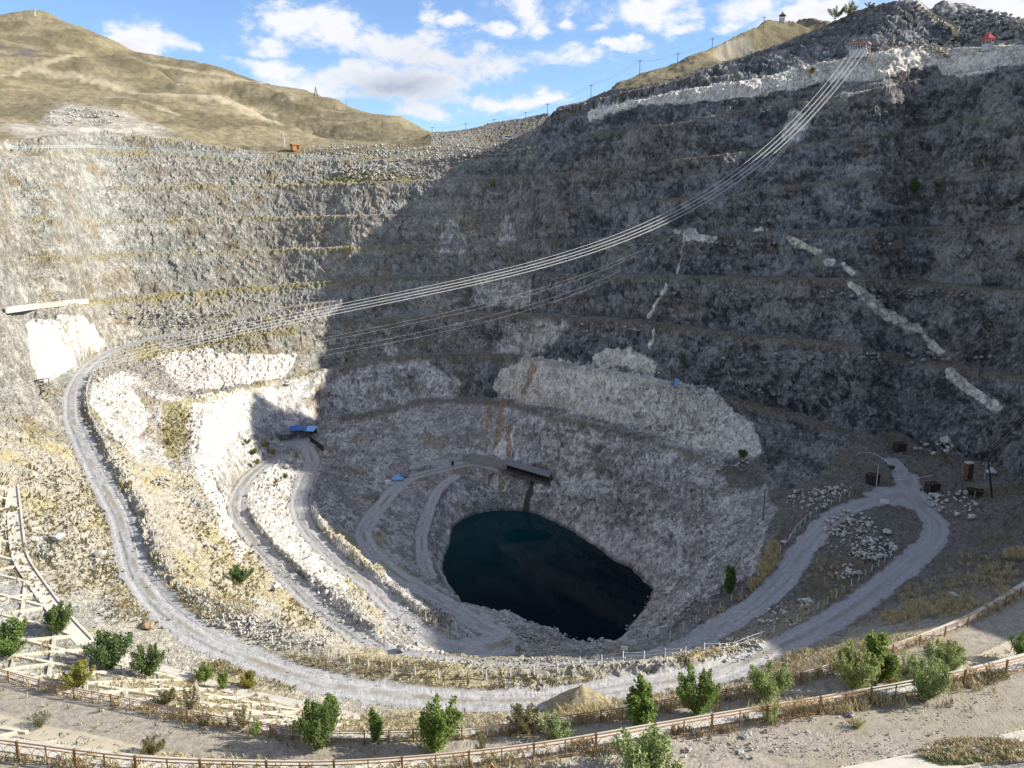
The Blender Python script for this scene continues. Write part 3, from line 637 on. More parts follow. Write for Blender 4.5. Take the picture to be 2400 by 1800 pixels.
        rub = g.mix(g.step(g.vor(P, .5, 'F1'), .1, .8), (.4, .4, .39), (.07, .07, .07))
        rub = g.mix(g.step(z3, .6, .9, 0, .8), rub, (.2, .18, .09))
        hc = g.mix(g.attr('rub'), hc, rub)
        col = hc
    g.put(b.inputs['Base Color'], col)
    hgt = g.m('ADD', g.m('MULTIPLY', strat, .8), g.m('SUBTRACT', g.m('MULTIPLY', fine, .7), g.m('MULTIPLY', ck, .3)))
    k = {'pit': (.8, .8), 'hill': (.5, .6), 'road': (.3, .2), 'path': (.3, .2)}[kind]
    g.put(b.inputs['Normal'], g.bump(hgt, k[0], k[1]))
    return m
M_PIT = ground_material('pit_rock', 'pit'); M_ROAD = ground_material('gravel_road', 'road'); M_PATH = ground_material('gravel_path', 'path'); M_HILL = ground_material('dry_hill', 'hill')
def simple_mat(name, c, rough=.7, metal=0, vary=.25, scale=3.0, spec=.3, rust=None, bump=0):
    m, g, b = new_mat(name); P = g.n('ShaderNodeTexCoord').outputs['Object']
    nz = g.noise(P, scale, 5, .65)
    col = g.mix(nz, tuple(x*(1-vary) for x in c), tuple(min(1, x*(1+vary)) for x in c))
    if rust: col = g.mix(g.step(g.noise(P, scale*.7, 5, .7), .5, .66, 0, .8), col, rust)
    g.put(b.inputs['Base Color'], col); b.inputs['Roughness'].default_value = rough; b.inputs['Metallic'].default_value = metal; b.inputs['Specular IOR Level'].default_value = spec
    if bump: g.put(b.inputs['Normal'], g.bump(nz, .4, bump))
    return m
hm = facewise(ATTR['hill'] + (ATTR['rub'] > .4)) ; rm_ = facewise(np.maximum((ATTR['road'] > .45)*1.0, 0)); wm_ = facewise(is_walk)
inpit = ~hm & ~rm_ & ~wm_
MSK = {'terrain': inpit, 'road': rm_ & ~hm & ~wm_, 'path': wm_ & ~hm}
xs_ = facewise(X > 0)
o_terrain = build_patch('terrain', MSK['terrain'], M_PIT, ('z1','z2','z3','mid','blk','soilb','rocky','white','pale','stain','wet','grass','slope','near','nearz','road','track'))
o_road = build_patch('road', MSK['road'], M_ROAD, ('z1','z2','z3','mid','blk','soilb','rocky','white','pale','stain','wet','grass','slope','near','nearz','road','track'))
o_path = build_patch('path', MSK['path'], M_PATH, ('z1','z2','z3','mid','blk','soilb','rocky','white','slope','near','walk','road','track'))
hk = ('z1','z2','z3','mid','blk','soilb','rocky','white','slope','scar','ledge','quarry','rub'); o_hillL = build_patch('hill', hm & ~xs_, M_HILL, hk); o_hillR = build_patch('hill', hm & xs_, M_HILL, hk)
o_terrain['label'] = 'stepped grey rock walls and slopes of the open pit'; o_road['label'] = 'pale gravel haul road spiralling down into the pit'
o_path['label'] = 'gravel terrace walks behind the brown fences'; o_hillL['label'] = 'dry tan grassy hill at the left behind the pit'; o_hillR['label'] = 'dark hill with grassy shoulder above the right wall'
# ---- the pool
def water():
    m, g, b = new_mat('pool_water'); P = g.pos()
    xs = g.n('ShaderNodeSeparateXYZ'); g.put(xs.inputs[0], P)
    far = g.step(g.m('SUBTRACT', xs.outputs[1], g.m('MULTIPLY', xs.outputs[0], .8)), 150, 212)
    g.put(b.inputs['Base Color'], g.mix(far, (.001, .006, .011), (.004, .03, .034)))
    b.inputs['Roughness'].default_value = .06; b.inputs['IOR'].default_value = 1.33; b.inputs['Specular IOR Level'].default_value = .12
    g.put(b.inputs['Normal'], g.bump(g.noise(P, 1.2, 3, .6), .05, .05))
    me = bpy.data.meshes.new('water'); bm = bmesh.new()
    pts = sorted(set((round(float(p[0]), 2), round(float(p[1]), 2)) for p in list(shoreW)+list(bank)+list(left_sh)))
    def chain(ps):
        h = []
        for p in ps:
            while len(h) > 1 and (h[-1][0]-h[-2][0])*(p[1]-h[-2][1])-(h[-1][1]-h[-2][1])*(p[0]-h[-2][0]) <= 0: h.pop()
            h.append(p)
        return h[:-1]
    hull = np.array(chain(pts)+chain(pts[::-1])); c = hull.mean(0); n = hull-c; q = hull+n/np.linalg.norm(n, axis=1)[:, None]*9
    vs = [bm.verts.new((a, b_, 0)) for a, b_ in q]; bm.faces.new(vs); bmesh.ops.triangulate(bm, faces=bm.faces[:]); bm.normal_update()
    for f in bm.faces:
        if f.normal.z < 0: f.normal_flip()
    bm.to_mesh(me); bm.free(); me.materials.append(m)
    o = bpy.data.objects.new('water', me); COL.objects.link(o); o['kind'] = 'structure'; o['label'] = 'dark teal pool at the bottom of the pit'
water()
# ------------------------------------------------------------------ camera, sun, sky
cam = bpy.data.cameras.new('camera'); co = bpy.data.objects.new('camera', cam); COL.objects.link(co); cam.sensor_width = 36; cam.lens = 36*PIX_F/2400
cam.clip_end = 8000; co.location = (0, 0, ZC); co.rotation_euler = (math.pi/2-PITCH, 0, 0); scene.camera = co
SUN_AZ = math.radians(89); SUN_EL = math.radians(28.2)
lamp = bpy.data.lights.new('sun', 'SUN'); lamp.energy = 4.6; lamp.angle = math.radians(.5); lamp.color = (1, .94, .83)
lo = bpy.data.objects.new('sun', lamp); COL.objects.link(lo)
sd = Vector((math.sin(SUN_AZ)*math.cos(SUN_EL), math.cos(SUN_AZ)*math.cos(SUN_EL), math.sin(SUN_EL))); lo.rotation_euler = sd.to_track_quat('Z', 'Y').to_euler(); lo.location = (200, 0, 300)
def sky():
    w = bpy.data.worlds.new('World'); scene.world = w; w.cycles.sampling_method = 'NONE'; w.use_nodes = True; nt = w.node_tree; g = NG(nt); bg = nt.nodes['Background']
    st = g.n('ShaderNodeTexSky', sky_type='NISHITA'); st.sun_disc = False; st.sun_elevation = SUN_EL; st.sun_rotation = SUN_AZ; st.altitude = 1200; st.air_density = 1.0; st.dust_density = .6; st.ozone_density = 2.0
    bg.inputs[1].default_value = SKY_STR
    d = g.n('ShaderNodeTexCoord').outputs['Generated']
    xs = g.n('ShaderNodeSeparateXYZ'); g.put(xs.inputs[0], d)
    az = g.m('ARCTAN2', xs.outputs[0], xs.outputs[1]); el = g.m('ARCSINE', xs.outputs[2])
    cmb = g.n('ShaderNodeCombineXYZ'); g.put(cmb.inputs[0], az); g.put(cmb.inputs[1], g.m('MULTIPLY', el, 1.7))
    P = cmb.outputs[0]
    n1 = g.noise(P, 10.0, 9, .64, .3); n2 = g.noise(P, 34.0, 7, .66)
    dx = g.m('MULTIPLY', g.m('SUBTRACT', g.noise(P, 14, 4, out='Fac'), .5), .07); dy = g.m('MULTIPLY', g.m('SUBTRACT', g.noise(g.vadd(P, (3, 7, 0)), 14, 4), .5), .05)
    azw = g.m('ADD', az, dx); elw = g.m('ADD', el, dy)
    def blob(px, py, rx, ry, wt=1.0):
        th_, e = polar(px, py); e = math.atan(e)
        a = g.m('DIVIDE', g.m('SUBTRACT', azw, th_), rx/PIX_F); b_ = g.m('DIVIDE', g.m('SUBTRACT', elw, e), ry/PIX_F)
        r2 = g.m('ADD', g.m('MULTIPLY', a, a), g.m('MULTIPLY', b_, b_))
        return g.m('MULTIPLY', g.m('EXPONENT', g.m('MULTIPLY', r2, -1.0)), wt)
    tot = None
    for q in [(690,55,120,55,1.15),(620,110,70,32,.8),(800,75,60,40,.9),(330,95,75,36,1.0),(450,118,60,22,.6),(980,120,150,55,.9),(880,190,260,45,.95),(1150,150,170,40,.75),(1330,125,110,34,.8),
              (960,205,150,45,.9),(640,165,90,26,.8),(740,205,130,34,.85),(1000,268,110,22,.7),(1180,250,120,34,.95),(1280,240,120,26,.7),(1240,25,120,42,.95),(1010,35,34,24,1.0),(1070,45,32,18,.8),(1270,65,40,26,.85),(1380,70,70,20,.75),(1540,25,150,45,.95),
              (1600,65,40,24,.9),(1500,105,60,16,.7),(1760,30,130,40,.9),(1880,55,110,40,.95),(1985,20,90,40,.9),(2330,30,170,90,1.3),(1160,70,46,20,.8),(1345,50,36,18,.8),(1420,110,50,14,.75),(560,150,60,20,.6),(1700,60,60,20,.8),(2230,0,120,40,1.0),(1480,100,40,18,.6)]:
        v = blob(*q); tot = v if tot is None else g.m('MAXIMUM', tot, g.m('ADD', g.m('MULTIPLY', tot, .35), v))
    dens = g.m('ADD', g.m('MULTIPLY', tot, .8), g.m('ADD', g.m('MULTIPLY', g.m('SUBTRACT', n1, .5), 1.7), g.m('MULTIPLY', g.m('SUBTRACT', n2, .5), .75)))
    wide = g.step(g.m('ADD', n1, g.m('MULTIPLY', g.m('SUBTRACT', n2, .5), .2)), .42, .62, 0, .9)
    # elsewhere in the sky (outside the view) added cloud, kept thick to brighten the shade
    off = g.step(g.m('ABSOLUTE', az), .62, .75)
    off = g.m('MAXIMUM', off, g.step(el, .36, .5))
    mask = g.m('ADD', g.step(dens, .36, .74, 0, .8), g.step(dens, .15, 1.0, 0, .2))
    mask = g.m('MAXIMUM', mask, g.m('MULTIPLY', wide, off))
    mask = g.m('MULTIPLY', mask, .97)
    grey = blob(935, 208, 120, 42, 1.15); grey = g.m('MAXIMUM', grey, blob(1010, 160, 190, 60, .45))
    shade = g.m('ADD', g.step(dens, .75, 1.3, 0, .3), g.m('MULTIPLY', grey, .75), clamp=True)
    C1 = CLOUD
    cc = g.mix(shade, (C1, C1*1.0, C1*1.02), (C1*.5, C1*.55, C1*.68))
    skyc = g.mix(1.0, st.outputs[0], SKY_TINT, 'MULTIPLY')
    g.put(bg.inputs[0], g.mix(mask, skyc, cc))
SKY_STR = .095; CLOUD = 5.1; SKY_TINT = (.92, 1.0, 1.12)
sky()
scene.view_settings.view_transform = 'Standard'; scene.view_settings.look = 'None'; scene.view_settings.gamma = 1; scene.view_settings.exposure = 1.05
scene.cycles.max_bounces = 5; scene.cycles.diffuse_bounces = 2
# ------------------------------------------------------------------ object helpers
_b = 5.0
_ok = np.nonzero((PX > -400) & (PX < 2900) & (PY > -300) & (PY < 2200))[0]
_vx, _vy, _vz = V[_ok, 0], V[_ok, 1], V[_ok, 2]
_px, _py = project(_vx, _vy, _vz); _rg = np.sqrt(_vx**2+_vy**2+(_vz-ZC)**2)
_bin = {}
_o = np.argsort(_rg)[::-1]
_bx = np.floor(_px/_b).astype(int)+100; _by = np.floor(_py/_b).astype(int)+100
_grid = np.full((760, 560), -1, np.int64); _k = (_bx >= 0) & (_bx < 760) & (_by >= 0) & (_by < 560)
_oo = _o[_k[_o]]; _grid[_bx[_oo], _by[_oo]] = _oo
def surf(px, py):                      # the rough ground that this view line meets first
    bx, by = int(px//_b)+100, int(py//_b)+100
    g9 = _grid[bx-1:bx+2, by-1:by+2].ravel(); g9 = g9[g9 >= 0]
    if not len(g9): return hit(px, py)
    g9 = g9[np.hypot(_px[g9]-px, _py[g9]-py) < 7] if (np.hypot(_px[g9]-px, _py[g9]-py) < 7).any() else g9
    t = _rg[g9].min()+.0; x, y, z = ray(px, py); l = math.sqrt(x*x+y*y+z*z)
    return Vector((x*t/l, y*t/l, ZC+z*t/l))
def gz(x, y): return float(ground(x, y))
class MB:
    def __init__(s): s.v = []; s.f = []
    def add(s, vs, fs):
        n = len(s.v); s.v += [tuple(map(float, p)) for p in vs]; s.f += [tuple(i+n for i in f) for f in fs]; return s
    def box(s, c, size, rz=0.0, tilt=0.0):
        x, y, z = size; P = []
        for dz in (-z/2, z/2):
            for dx, dy in ((-x/2, -y/2), (x/2, -y/2), (x/2, y/2), (-x/2, y/2)):
                p = Vector((dx, dy, dz))
                if tilt: p = Vector((p.x*math.cos(tilt)+p.z*math.sin(tilt), p.y, -p.x*math.sin(tilt)+p.z*math.cos(tilt)))
                P.append((c[0]+p.x*math.cos(rz)-p.y*math.sin(rz), c[1]+p.x*math.sin(rz)+p.y*math.cos(rz), c[2]+p.z))
        return s.add(P, [(0, 3, 2, 1), (4, 5, 6, 7), (0, 1, 5, 4), (1, 2, 6, 5), (2, 3, 7, 6), (3, 0, 4, 7)])
    def tube(s, pts, r, n=6, cap=True, closed=False):
        pts = [Vector(p) for p in pts]; m = len(pts); rings = []
        rs = r if isinstance(r, (list, tuple)) else [r]*m
        for i, p in enumerate(pts):
            a = pts[(i-1) % m] if (closed or i > 0) else p; b = pts[(i+1) % m] if (closed or i < m-1) else p
            t = (b-a).normalized(); u = t.cross(Vector((0, 0, 1)))
            if u.length < 1e-3: u = t.cross(Vector((0, 1, 0)))
            u.normalize(); w = u.cross(t)
            rings.append([p+(u*math.cos(2*math.pi*k/n)+w*math.sin(2*math.pi*k/n))*rs[i] for k in range(n)])
        vs = [q for R in rings for q in R]; fs = []
        for i in range(m if closed else m-1):
            j = (i+1) % m
            for k in range(n): fs.append((i*n+k, i*n+(k+1) % n, j*n+(k+1) % n, j*n+k))
        if cap and not closed: fs += [tuple(range(n))[::-1], tuple((m-1)*n+k for k in range(n))]
        return s.add(vs, fs)
    def sweep(s, W, N, prof):          # closed profile (lateral, vertical) along a path
        n = len(prof); vs = []; fs = []
        for p, nn in zip(W, N):
            for a, b in prof: vs.append((p[0]+nn[0]*a, p[1]+nn[1]*a, p[2]+b))
        for i in range(len(W)-1):
            for k in range(n): fs.append((i*n+k, i*n+(k+1) % n, (i+1)*n+(k+1) % n, (i+1)*n+k))
        fs += [tuple(range(n))[::-1], tuple((len(W)-1)*n+k for k in range(n))]
        return s.add(vs, fs)
    def build(s, name, mat, parent=None, smooth=False, loc=None):
        me = bpy.data.meshes.new(name); vs = s.v
        if parent is not None and parent.get('_o') is not None: pass
        org = Vector(loc) if loc is not None else (Vector(parent.location) if parent is not None else None)
        if org is not None: vs = [(a-org.x, b-org.y, c-org.z) for a, b, c in vs]
        me.from_pydata(vs, [], s.f); me.update()
        bm = bmesh.new(); bm.from_mesh(me); bmesh.ops.recalc_face_normals(bm, faces=bm.faces[:]); bm.to_mesh(me); bm.free()
        if smooth: me.polygons.foreach_set('use_smooth', [True]*len(me.polygons))
        me.materials.append(mat); o = bpy.data.objects.new(name, me); COL.objects.link(o)
        if parent is not None: o.parent = parent
        elif loc is not None: o.location = loc
        return o
def tag(o, label, cat, group=None):
    o['label'] = label; o['category'] = cat
    if group: o['group'] = group
    return o
def thing(name, loc, label, cat, group=None):
    o = bpy.data.objects.new(name, None); o.empty_display_size = .5; COL.objects.link(o); o.location = loc; return tag(o, label, cat, group)
def sub(parent, name, mb, mat, smooth=False, label=None):      # a part of a part: same origin as its thing
    o = mb.build(name, mat, None, smooth); me = o.data; root = parent.parent; org = Vector(root.location)
    me.transform(__import__('mathutils').Matrix.Translation(-org)); o.parent = parent
    if label: o['label'] = label
    return o
def resample(W, step):
    d = np.r_[0, np.cumsum(np.linalg.norm(np.diff(W[:, :2], axis=0), axis=1))]; n = max(2, int(d[-1]/step)+1)
    t = np.linspace(0, d[-1], n); return np.stack([np.interp(t, d, W[:, k]) for k in range(3)], 1)
def sm(W, k=31):
    W = W.copy()
    P = np.pad(W, ((k//2, k//2), (0, 0)), mode='edge'); c = np.cumsum(np.vstack([np.zeros((1, 3)), P]), 0); return (c[k:]-c[:-k])/k
def inview(W, m=60):
    x, y = project(W[:, 0], W[:, 1], W[:, 2]); return W[(x > -m) & (x < 2400+m) & (y < 1800+m)]
M_BRONZE = simple_mat('bronze_paint', (.2, .105, .04), .5, .3, .3, 6); M_RAIL = simple_mat('bronze_rail', (.3, .165, .065), .45, .3, .25, 5)
def conc(name, c, dk):
    m, g, b = new_mat(name); P = g.pos(); a = g.noise(P, .6, 6, .7); f = g.noise(P, 6, 4, .7)
    col = g.mix(g.step(a, .35, .7), tuple(c), tuple(x*.82 for x in c)); col = g.mix(g.step(g.noise(P, 1.1, 6, .75), .56, .68, 0, .7), col, dk)
    col = g.mix(g.step(f, .55, .75, 0, .35), col, tuple(x*.6 for x in c)); g.put(b.inputs['Base Color'], col); g.put(b.inputs['Normal'], g.bump(f, .25, .05)); return m
M_CONC = conc('weathered_concrete', (.52, .485, .42), (.3, .25, .16)); M_TAN = conc('tan_concrete', (.46, .4, .3), (.33, .28, .17)); M_LAT = conc('lattice_concrete', (.56, .52, .42), (.36, .31, .2))
M_WHITE = simple_mat('white_paint', (.62, .62, .6), .7, 0, .15, 5); M_WIRE = simple_mat('galvanised_wire', (.22, .21, .2), .5, .6, .1)
SEG = (0, .55, 1.1)
# ------------------------------------------------------------------ the two ornamental fences
def ring_fence(W, sp, ht, label, ring=True):
    W = resample(inview(sm(W, 61), 90), sp); n = len(W)
    c = W[n//2].copy(); root = thing('ornamental_fence', tuple(c), label, 'fence', 'ornamental fences along the terrace walks')
    d = np.gradient(W, axis=0); d[:, 2] = 0; d /= np.linalg.norm(d, axis=1)[:, None]
    posts = []
    for i in range(n):
        p = W[i]; a = math.atan2(d[i, 1], d[i, 0]); big = i % 2 == 0
        m = MB().box((p[0], p[1], p[2]+ht/2-.1), ((.11, .11, ht+.2) if big else (.06, .06, ht+.16)), a)
        if big: m.box((p[0], p[1], p[2]+ht+.02), (.14, .14, .05), a)
        posts.append(m)
    for i, m in enumerate(posts): m.build('post' if i % 2 == 0 else 'baluster', M_BRONZE, root)
    Wd = W
    for nm, h, r in (('top_rail', ht-.03, .042), ('middle_rail', ht-.24, .03), ('bottom_rail', .1, .03)):
        MB().tube([(p[0], p[1], p[2]+h) for p in Wd], r, 6).build(nm, M_RAIL, root)
    for i in range(n-1):
        a, b = Vector(W[i]), Vector(W[i+1]); m = MB(); R = (ht-.42)/2
        for f in (.27, .73):
            c = a.lerp(b, f)+Vector((0, 0, .13+R)); t = (b-a).normalized(); t.z = 0
            m.tube([c+t*R*math.cos(k*math.pi/8)+Vector((0, 0, 1))*R*math.sin(k*math.pi/8) for k in range(16)], .016, 4, closed=True)
        c = a.lerp(b, .5); t = (b-a).normalized()
        for sx in (-1, 1):
            m.tube([c+t*sx*(.05+.38*math.sin(k*math.pi/12))+Vector((0, 0, .12+.62*k/6*(ht-.36))) for k in range(7)], .013, 4)
        m.build('ring_panel', M_BRONZE, root)
    return W
ring_fence(FR+np.array([0, 0, ZC]), 1.85, 1.2, "brown ring fence of the upper walk, crossing the bottom edge of the picture")
ring_fence(RF+np.array([0, 0, ZC]), 2.15, 1.2, 'brown ring fence of the lower walk, one terrace below the nearest fence')
# ------------------------------------------------------------------ concrete strips, chute and slope lattice
def strip(W, off, width, thick, mat, name, label, cat, pxr=None, prof=None):
    W = sm(offset(W, off)+np.array([0, 0, ZC]), 41); 
    if pxr is not None:
        x, y = project(W[:, 0], W[:, 1], W[:, 2]); W = W[(x > pxr[0]) & (x < pxr[1])]
    W = resample(W, .8); N = nrm(W)
    m = MB().sweep(W, N, prof or [(-width/2, -.4), (width/2, -.4), (width/2, thick), (-width/2, thick)])
    o = m.build(name, mat, None, loc=tuple(W[len(W)//2])); return tag(o, label, cat)
strip(FR, 1.0, 1.1, .10, M_CONC, 'concrete_kerb', 'pale concrete kerb just outside the nearest brown fence', 'kerb', (-60, 2480))
strip(RF, 1.0, 1.0, .10, M_CONC, 'concrete_kerb', 'pale concrete kerb just outside the lower brown fence', 'kerb', (-60, 2480))
strip(RF, -5.2, 1.9, .22, M_TAN, 'concrete_gutter', 'broad tan concrete strip along the inner side of the lower walk', 'gutter', (-80, 2480))
strip(FR, -5.6, 1.7, .2, M_CONC, 'concrete_gutter', 'stained concrete strip at the bottom right edge, inside the upper walk', 'gutter', (1400, 2560))
strip(FR, -9.6, 1.2, .2, M_CONC, 'concrete_kerb', 'curved concrete edge in the bottom right corner beyond the green grass', 'kerb', (1700, 2560))
kW = dense(H(kerbL)); strip(kW, 0, 1.2, .22, M_CONC, 'concrete_kerb', 'pale concrete kerb at the foot of the lattice slope above the haul road', 'kerb')
cW = dense(H(chuteL)); strip(cW, 0, 0, 0, M_CONC, 'drainage_chute', 'concrete drainage chute bending down the left slope', 'chute', None,
      [(-.95, -.5), (.95, -.5), (.95, .32), (.7, .32), (.7, .14), (-.7, .14), (-.7, .32), (-.95, .32)])
def pip(poly_, x, y):
    ins = False
    for (x0, y0), (x1, y1) in zip(poly_, poly_[1:]+poly_[:1]):
        if (y0 > y) != (y1 > y) and x < (x1-x0)*(y-y0)/(y1-y0)+x0: ins = not ins
    return ins
def lattice(poly_, base, dirs, gap, label, wid=.34, h_hint=-45):
    c = at_h(*base, h_hint); m = MB(); cx, cy = c[0], c[1]
    for ang in dirs:
        a = math.radians(ang); ux, uy = math.cos(a), math.sin(a)
        for k in range(-26, 27):
            ox, oy = cx-uy*gap*k, cy+ux*gap*k; run = []
            for s_ in np.arange(-75, 75, .6):
                x, y = ox+ux*s_, oy+uy*s_
                if y < 8: 
                    if len(run) > 2: m.sweep(run, [(-uy, ux)]*len(run), [(-wid/2, -.3), (wid/2, -.3), (wid/2, .24), (-wid/2, .24)])
                    run = []; continue
                z = gz(x, y); q = project(np.float64(x), np.float64(y), np.float64(z))
                if pip(poly_, float(q[0]), float(q[1])): run.append((x, y, z))
                else:
                    if len(run) > 2: m.sweep(run, [(-uy, ux)]*len(run), [(-wid/2, -.3), (wid/2, -.3), (wid/2, .24), (-wid/2, .24)])
                    run = []
            if len(run) > 2: m.sweep(run, [(-uy, ux)]*len(run), [(-wid/2, -.3), (wid/2, -.3), (wid/2, .24), (-wid/2, .24)])
    o = m.build('slope_lattice', M_LAT, None, loc=(cx, cy, gz(cx, cy))); return tag(o, label, 'slope lattice', 'concrete lattices on the terrace slopes')
lattice([(-30,1120),(26,1150),(40,1310),(92,1396),(142,1462),(200,1522),(376,1577),(542,1628),(700,1664),(830,1690),(790,1722),(680,1712),(510,1684),(354,1654),(174,1620),(0,1575),(-30,1570)],
        (200, 1590), (-8, 38, -62), 3.4, 'pale concrete lattice with dry grass beside the drainage chute at lower left')
lattice([(-30,1690),(145,1742),(289,1775),(434,1790),(615,1796),(800,1792),(1000,1778),(1180,1752),(1180,1790),(800,1822),(434,1818),(145,1790),(-30,1765)],
        (400, 1790), (-12, 30), 3.2, 'pale concrete lattice between the two brown fences at the bottom left', .34, -37)
# ------------------------------------------------------------------ white post-and-wire fences beside the haul road
def cut(W, a, b):                      # part of a dense road line between two picture-plan points given at height
    i = int(np.argmin(np.hypot(W[:, 0]-a[0], W[:, 1]-a[1]))); j = int(np.argmin(np.hypot(W[:, 0]-b[0], W[:, 1]-b[1])))
    return W[min(i, j):max(i, j)+1]
def post_fence(W, off, label, sp=2.7, ht=1.15, skip=0.0):
    W = resample(sm(offset(W, off), 61), sp)[:100]; P = [(x, y, gz(x, y)) for x, y, _ in W]
    rnd = random.Random(int(abs(W[0, 0]*97)))
    root = thing('post_fence', P[len(P)//2], label, 'fence', 'white post-and-wire fences beside the haul road')
    tops = []
    for (x, y, z) in P:
        a, b = rnd.uniform(-.05, .05), rnd.uniform(-.05, .05); h = ht*rnd.uniform(.9, 1.06)
        MB().tube([(x, y, z-.5), (x+a*.4, y+b*.4, z+h*.4), (x+a, y+b, z+h)], [.075, .07, .06], 5).build('post', M_WHITE, root); tops.append((x+a, y+b, z+h))
    for f in (.45, .85):
        MB().tube([(x, y, z-ht*(1-f)) for x, y, z in tops], .014, 4).build('wire', M_WIRE, root)
def ah(px, py, h): return at_h(px, py, h)
post_fence(cut(r1, ah(225,850,-40.7), ah(250,1150,-45.2)), 3.4, 'white post fence on the pit side of the far left road bend')
post_fence(cut(r1, ah(262,1175,-45.6), ah(800,1609,-50.3)), 3.4, 'white post fence along the rubble bank on the near left bend of the haul road')
post_fence(cut(r1, ah(830,1612,-50.4), ah(1650,1584,-52)), 3.2, 'white post fence under the rubble bank at the bottom centre of the picture')
post_fence(cut(r1, ah(1690,1577,-52), ah(2150,1303,-54.2)), 3.2, 'white post fence on the inner side of the right hand road loop')
post_fence(cut(r6, ah(1600,1522,-60), ah(2030,1180,-54.6)), -3.3, 'white post fence in yellow grass above the pool on the right')
post_fence(cut(r6, ah(901,1529,-63), ah(560,1160,-64.9)), -3.3, 'white post fence between the two lower roads on the left', 3)
post_fence(cut(r3, ah(732,1081,-65.8), ah(1040,1505,-70)), 2.9, 'white post fence on the innermost sunlit road above the pool', 3)
# ------------------------------------------------------------------ buildings, poles, cables, machinery
M_ROOFRED = simple_mat('red_roof', (.42, .06, .07), .55, 0, .15, 2); M_PINK = simple_mat('faded_red_fascia', (.45, .2, .16), .7, 0, .2, 2)
M_PLAST = simple_mat('grey_render', (.46, .46, .47), .85, 0, .15, .8); M_DKSTEEL = simple_mat('dark_rusty_steel', (.035, .031, .029), .75, .3, .4, 1.5, rust=(.07, .035, .02))
M_TIMBER = simple_mat('old_timber', (.12, .085, .06), .85, 0, .35, 2); M_POLE = simple_mat('weathered_pole', (.13, .12, .11), .85, 0, .25, 2); M_PALEPOLE = simple_mat('pale_pole', (.36, .36, .35), .7, 0, .2, 2)
M_BLUE = simple_mat('blue_sheet', (.04, .14, .4), .5, .1, .3, 1.2); M_LBLUE = simple_mat('light_blue_sheet', (.2, .42, .72), .55, .1, .25, 1.5); M_CABLE = simple_mat('bright_steel_cable', (.62, .62, .62), .6, .1, .2, .3); M_BLACK = simple_mat('black_cable', (.015, .015, .017), .6)
M_ORANGE = simple_mat('orange_boards', (.33, .15, .06), .7, 0, .25, 1.5); M_GREY = simple_mat('grey_sheet', (.2, .2, .21), .6, .2, .3, 1.2); M_STONE = conc('mortared_stone', (.3, .29, .28), (.2, .19, .18)); M_GLASS = simple_mat('dark_glass', (.02, .025, .03), .15, 0, .1, 1, spec=.5)
M_RUST = simple_mat('rusty_brown', (.11, .06, .035), .85, .1, .4, 2, rust=(.3, .28, .25)); M_GREEN = simple_mat('green_net', (.05, .12, .08), .8)
M_PALEBLUE = simple_mat('pale_blue_rail', (.4, .52, .55), .6, 0, .1, 1)
def facing(p): return math.atan2(-p[0], p[1])          # turn that shows the front (-y) to the platform
def R_(p, rz):
    c, s_ = math.cos(rz), math.sin(rz)
    return lambda x, y, z: (p[0]+x*c-y*s_, p[1]+x*s_+y*c, p[2]+z)
# winch house
def winch():
    p = surf(2014, 140); p = Vector((p.x+.3, p.y+1.6, p.z+1.5)); rz = facing(p)+math.radians(-14); L = R_(p, rz)
    r = thing('winch_house', p, 'grey winch house with a flat red edged roof on top of the white rock band', 'building')
    MB().box(L(0, 0, .9), (8.6, 5.2, 4.4), rz).build('base_wall', M_PLAST, r)
    for x in (-4.1, -1.6, 1.2, 3.9):
        MB().box(L(x, -2.3, 4.5), (.35, .35, 2.9), rz).build('column', M_PLAST, r)
        MB().box(L(x, 2.3, 4.5), (.35, .35, 2.9), rz).build('column', M_PLAST, r)
    for x in (-2.9, 0, 2.7): MB().tube([L(x, -2.4, 3.2), L(x+.6, -.4, 5.6)], .16, 6).build('cable_saddle', M_GREY, r)
    rf_ = MB().box(L(0, 0, 6.1), (10.2, 6.8, .34), rz, math.radians(3)).build('roof', M_GREY, r)
    sub(rf_, 'fascia', MB().box(L(0, -3.45, 6.12), (10.3, .12, .62), rz, math.radians(3)).box(L(5.2, 0, 5.85), (.12, 6.8, .6), rz), M_PINK)
    st = MB()
    for k in range(8): st.box(L(5.2+.05*k, -2.4+.5*k, 3.0-.42*k), (1.2, .5, .42), rz)
    st.build('stair', M_TAN, r)
    MB().box(L(5.9, -2.2, 1.4), (.3, .3, 5.6), rz).build('corner_pillar', M_TAN, r)
    dr = MB().box(L(4.33, -.6, 2.0), (.08, 1.1, 2.2), rz).build('door', M_TIMBER, r)
    r.scale = (.62, .62, .62)
    return lambda x, y, z: L(x*.62, y*.62, z*.62)
WL = winch()
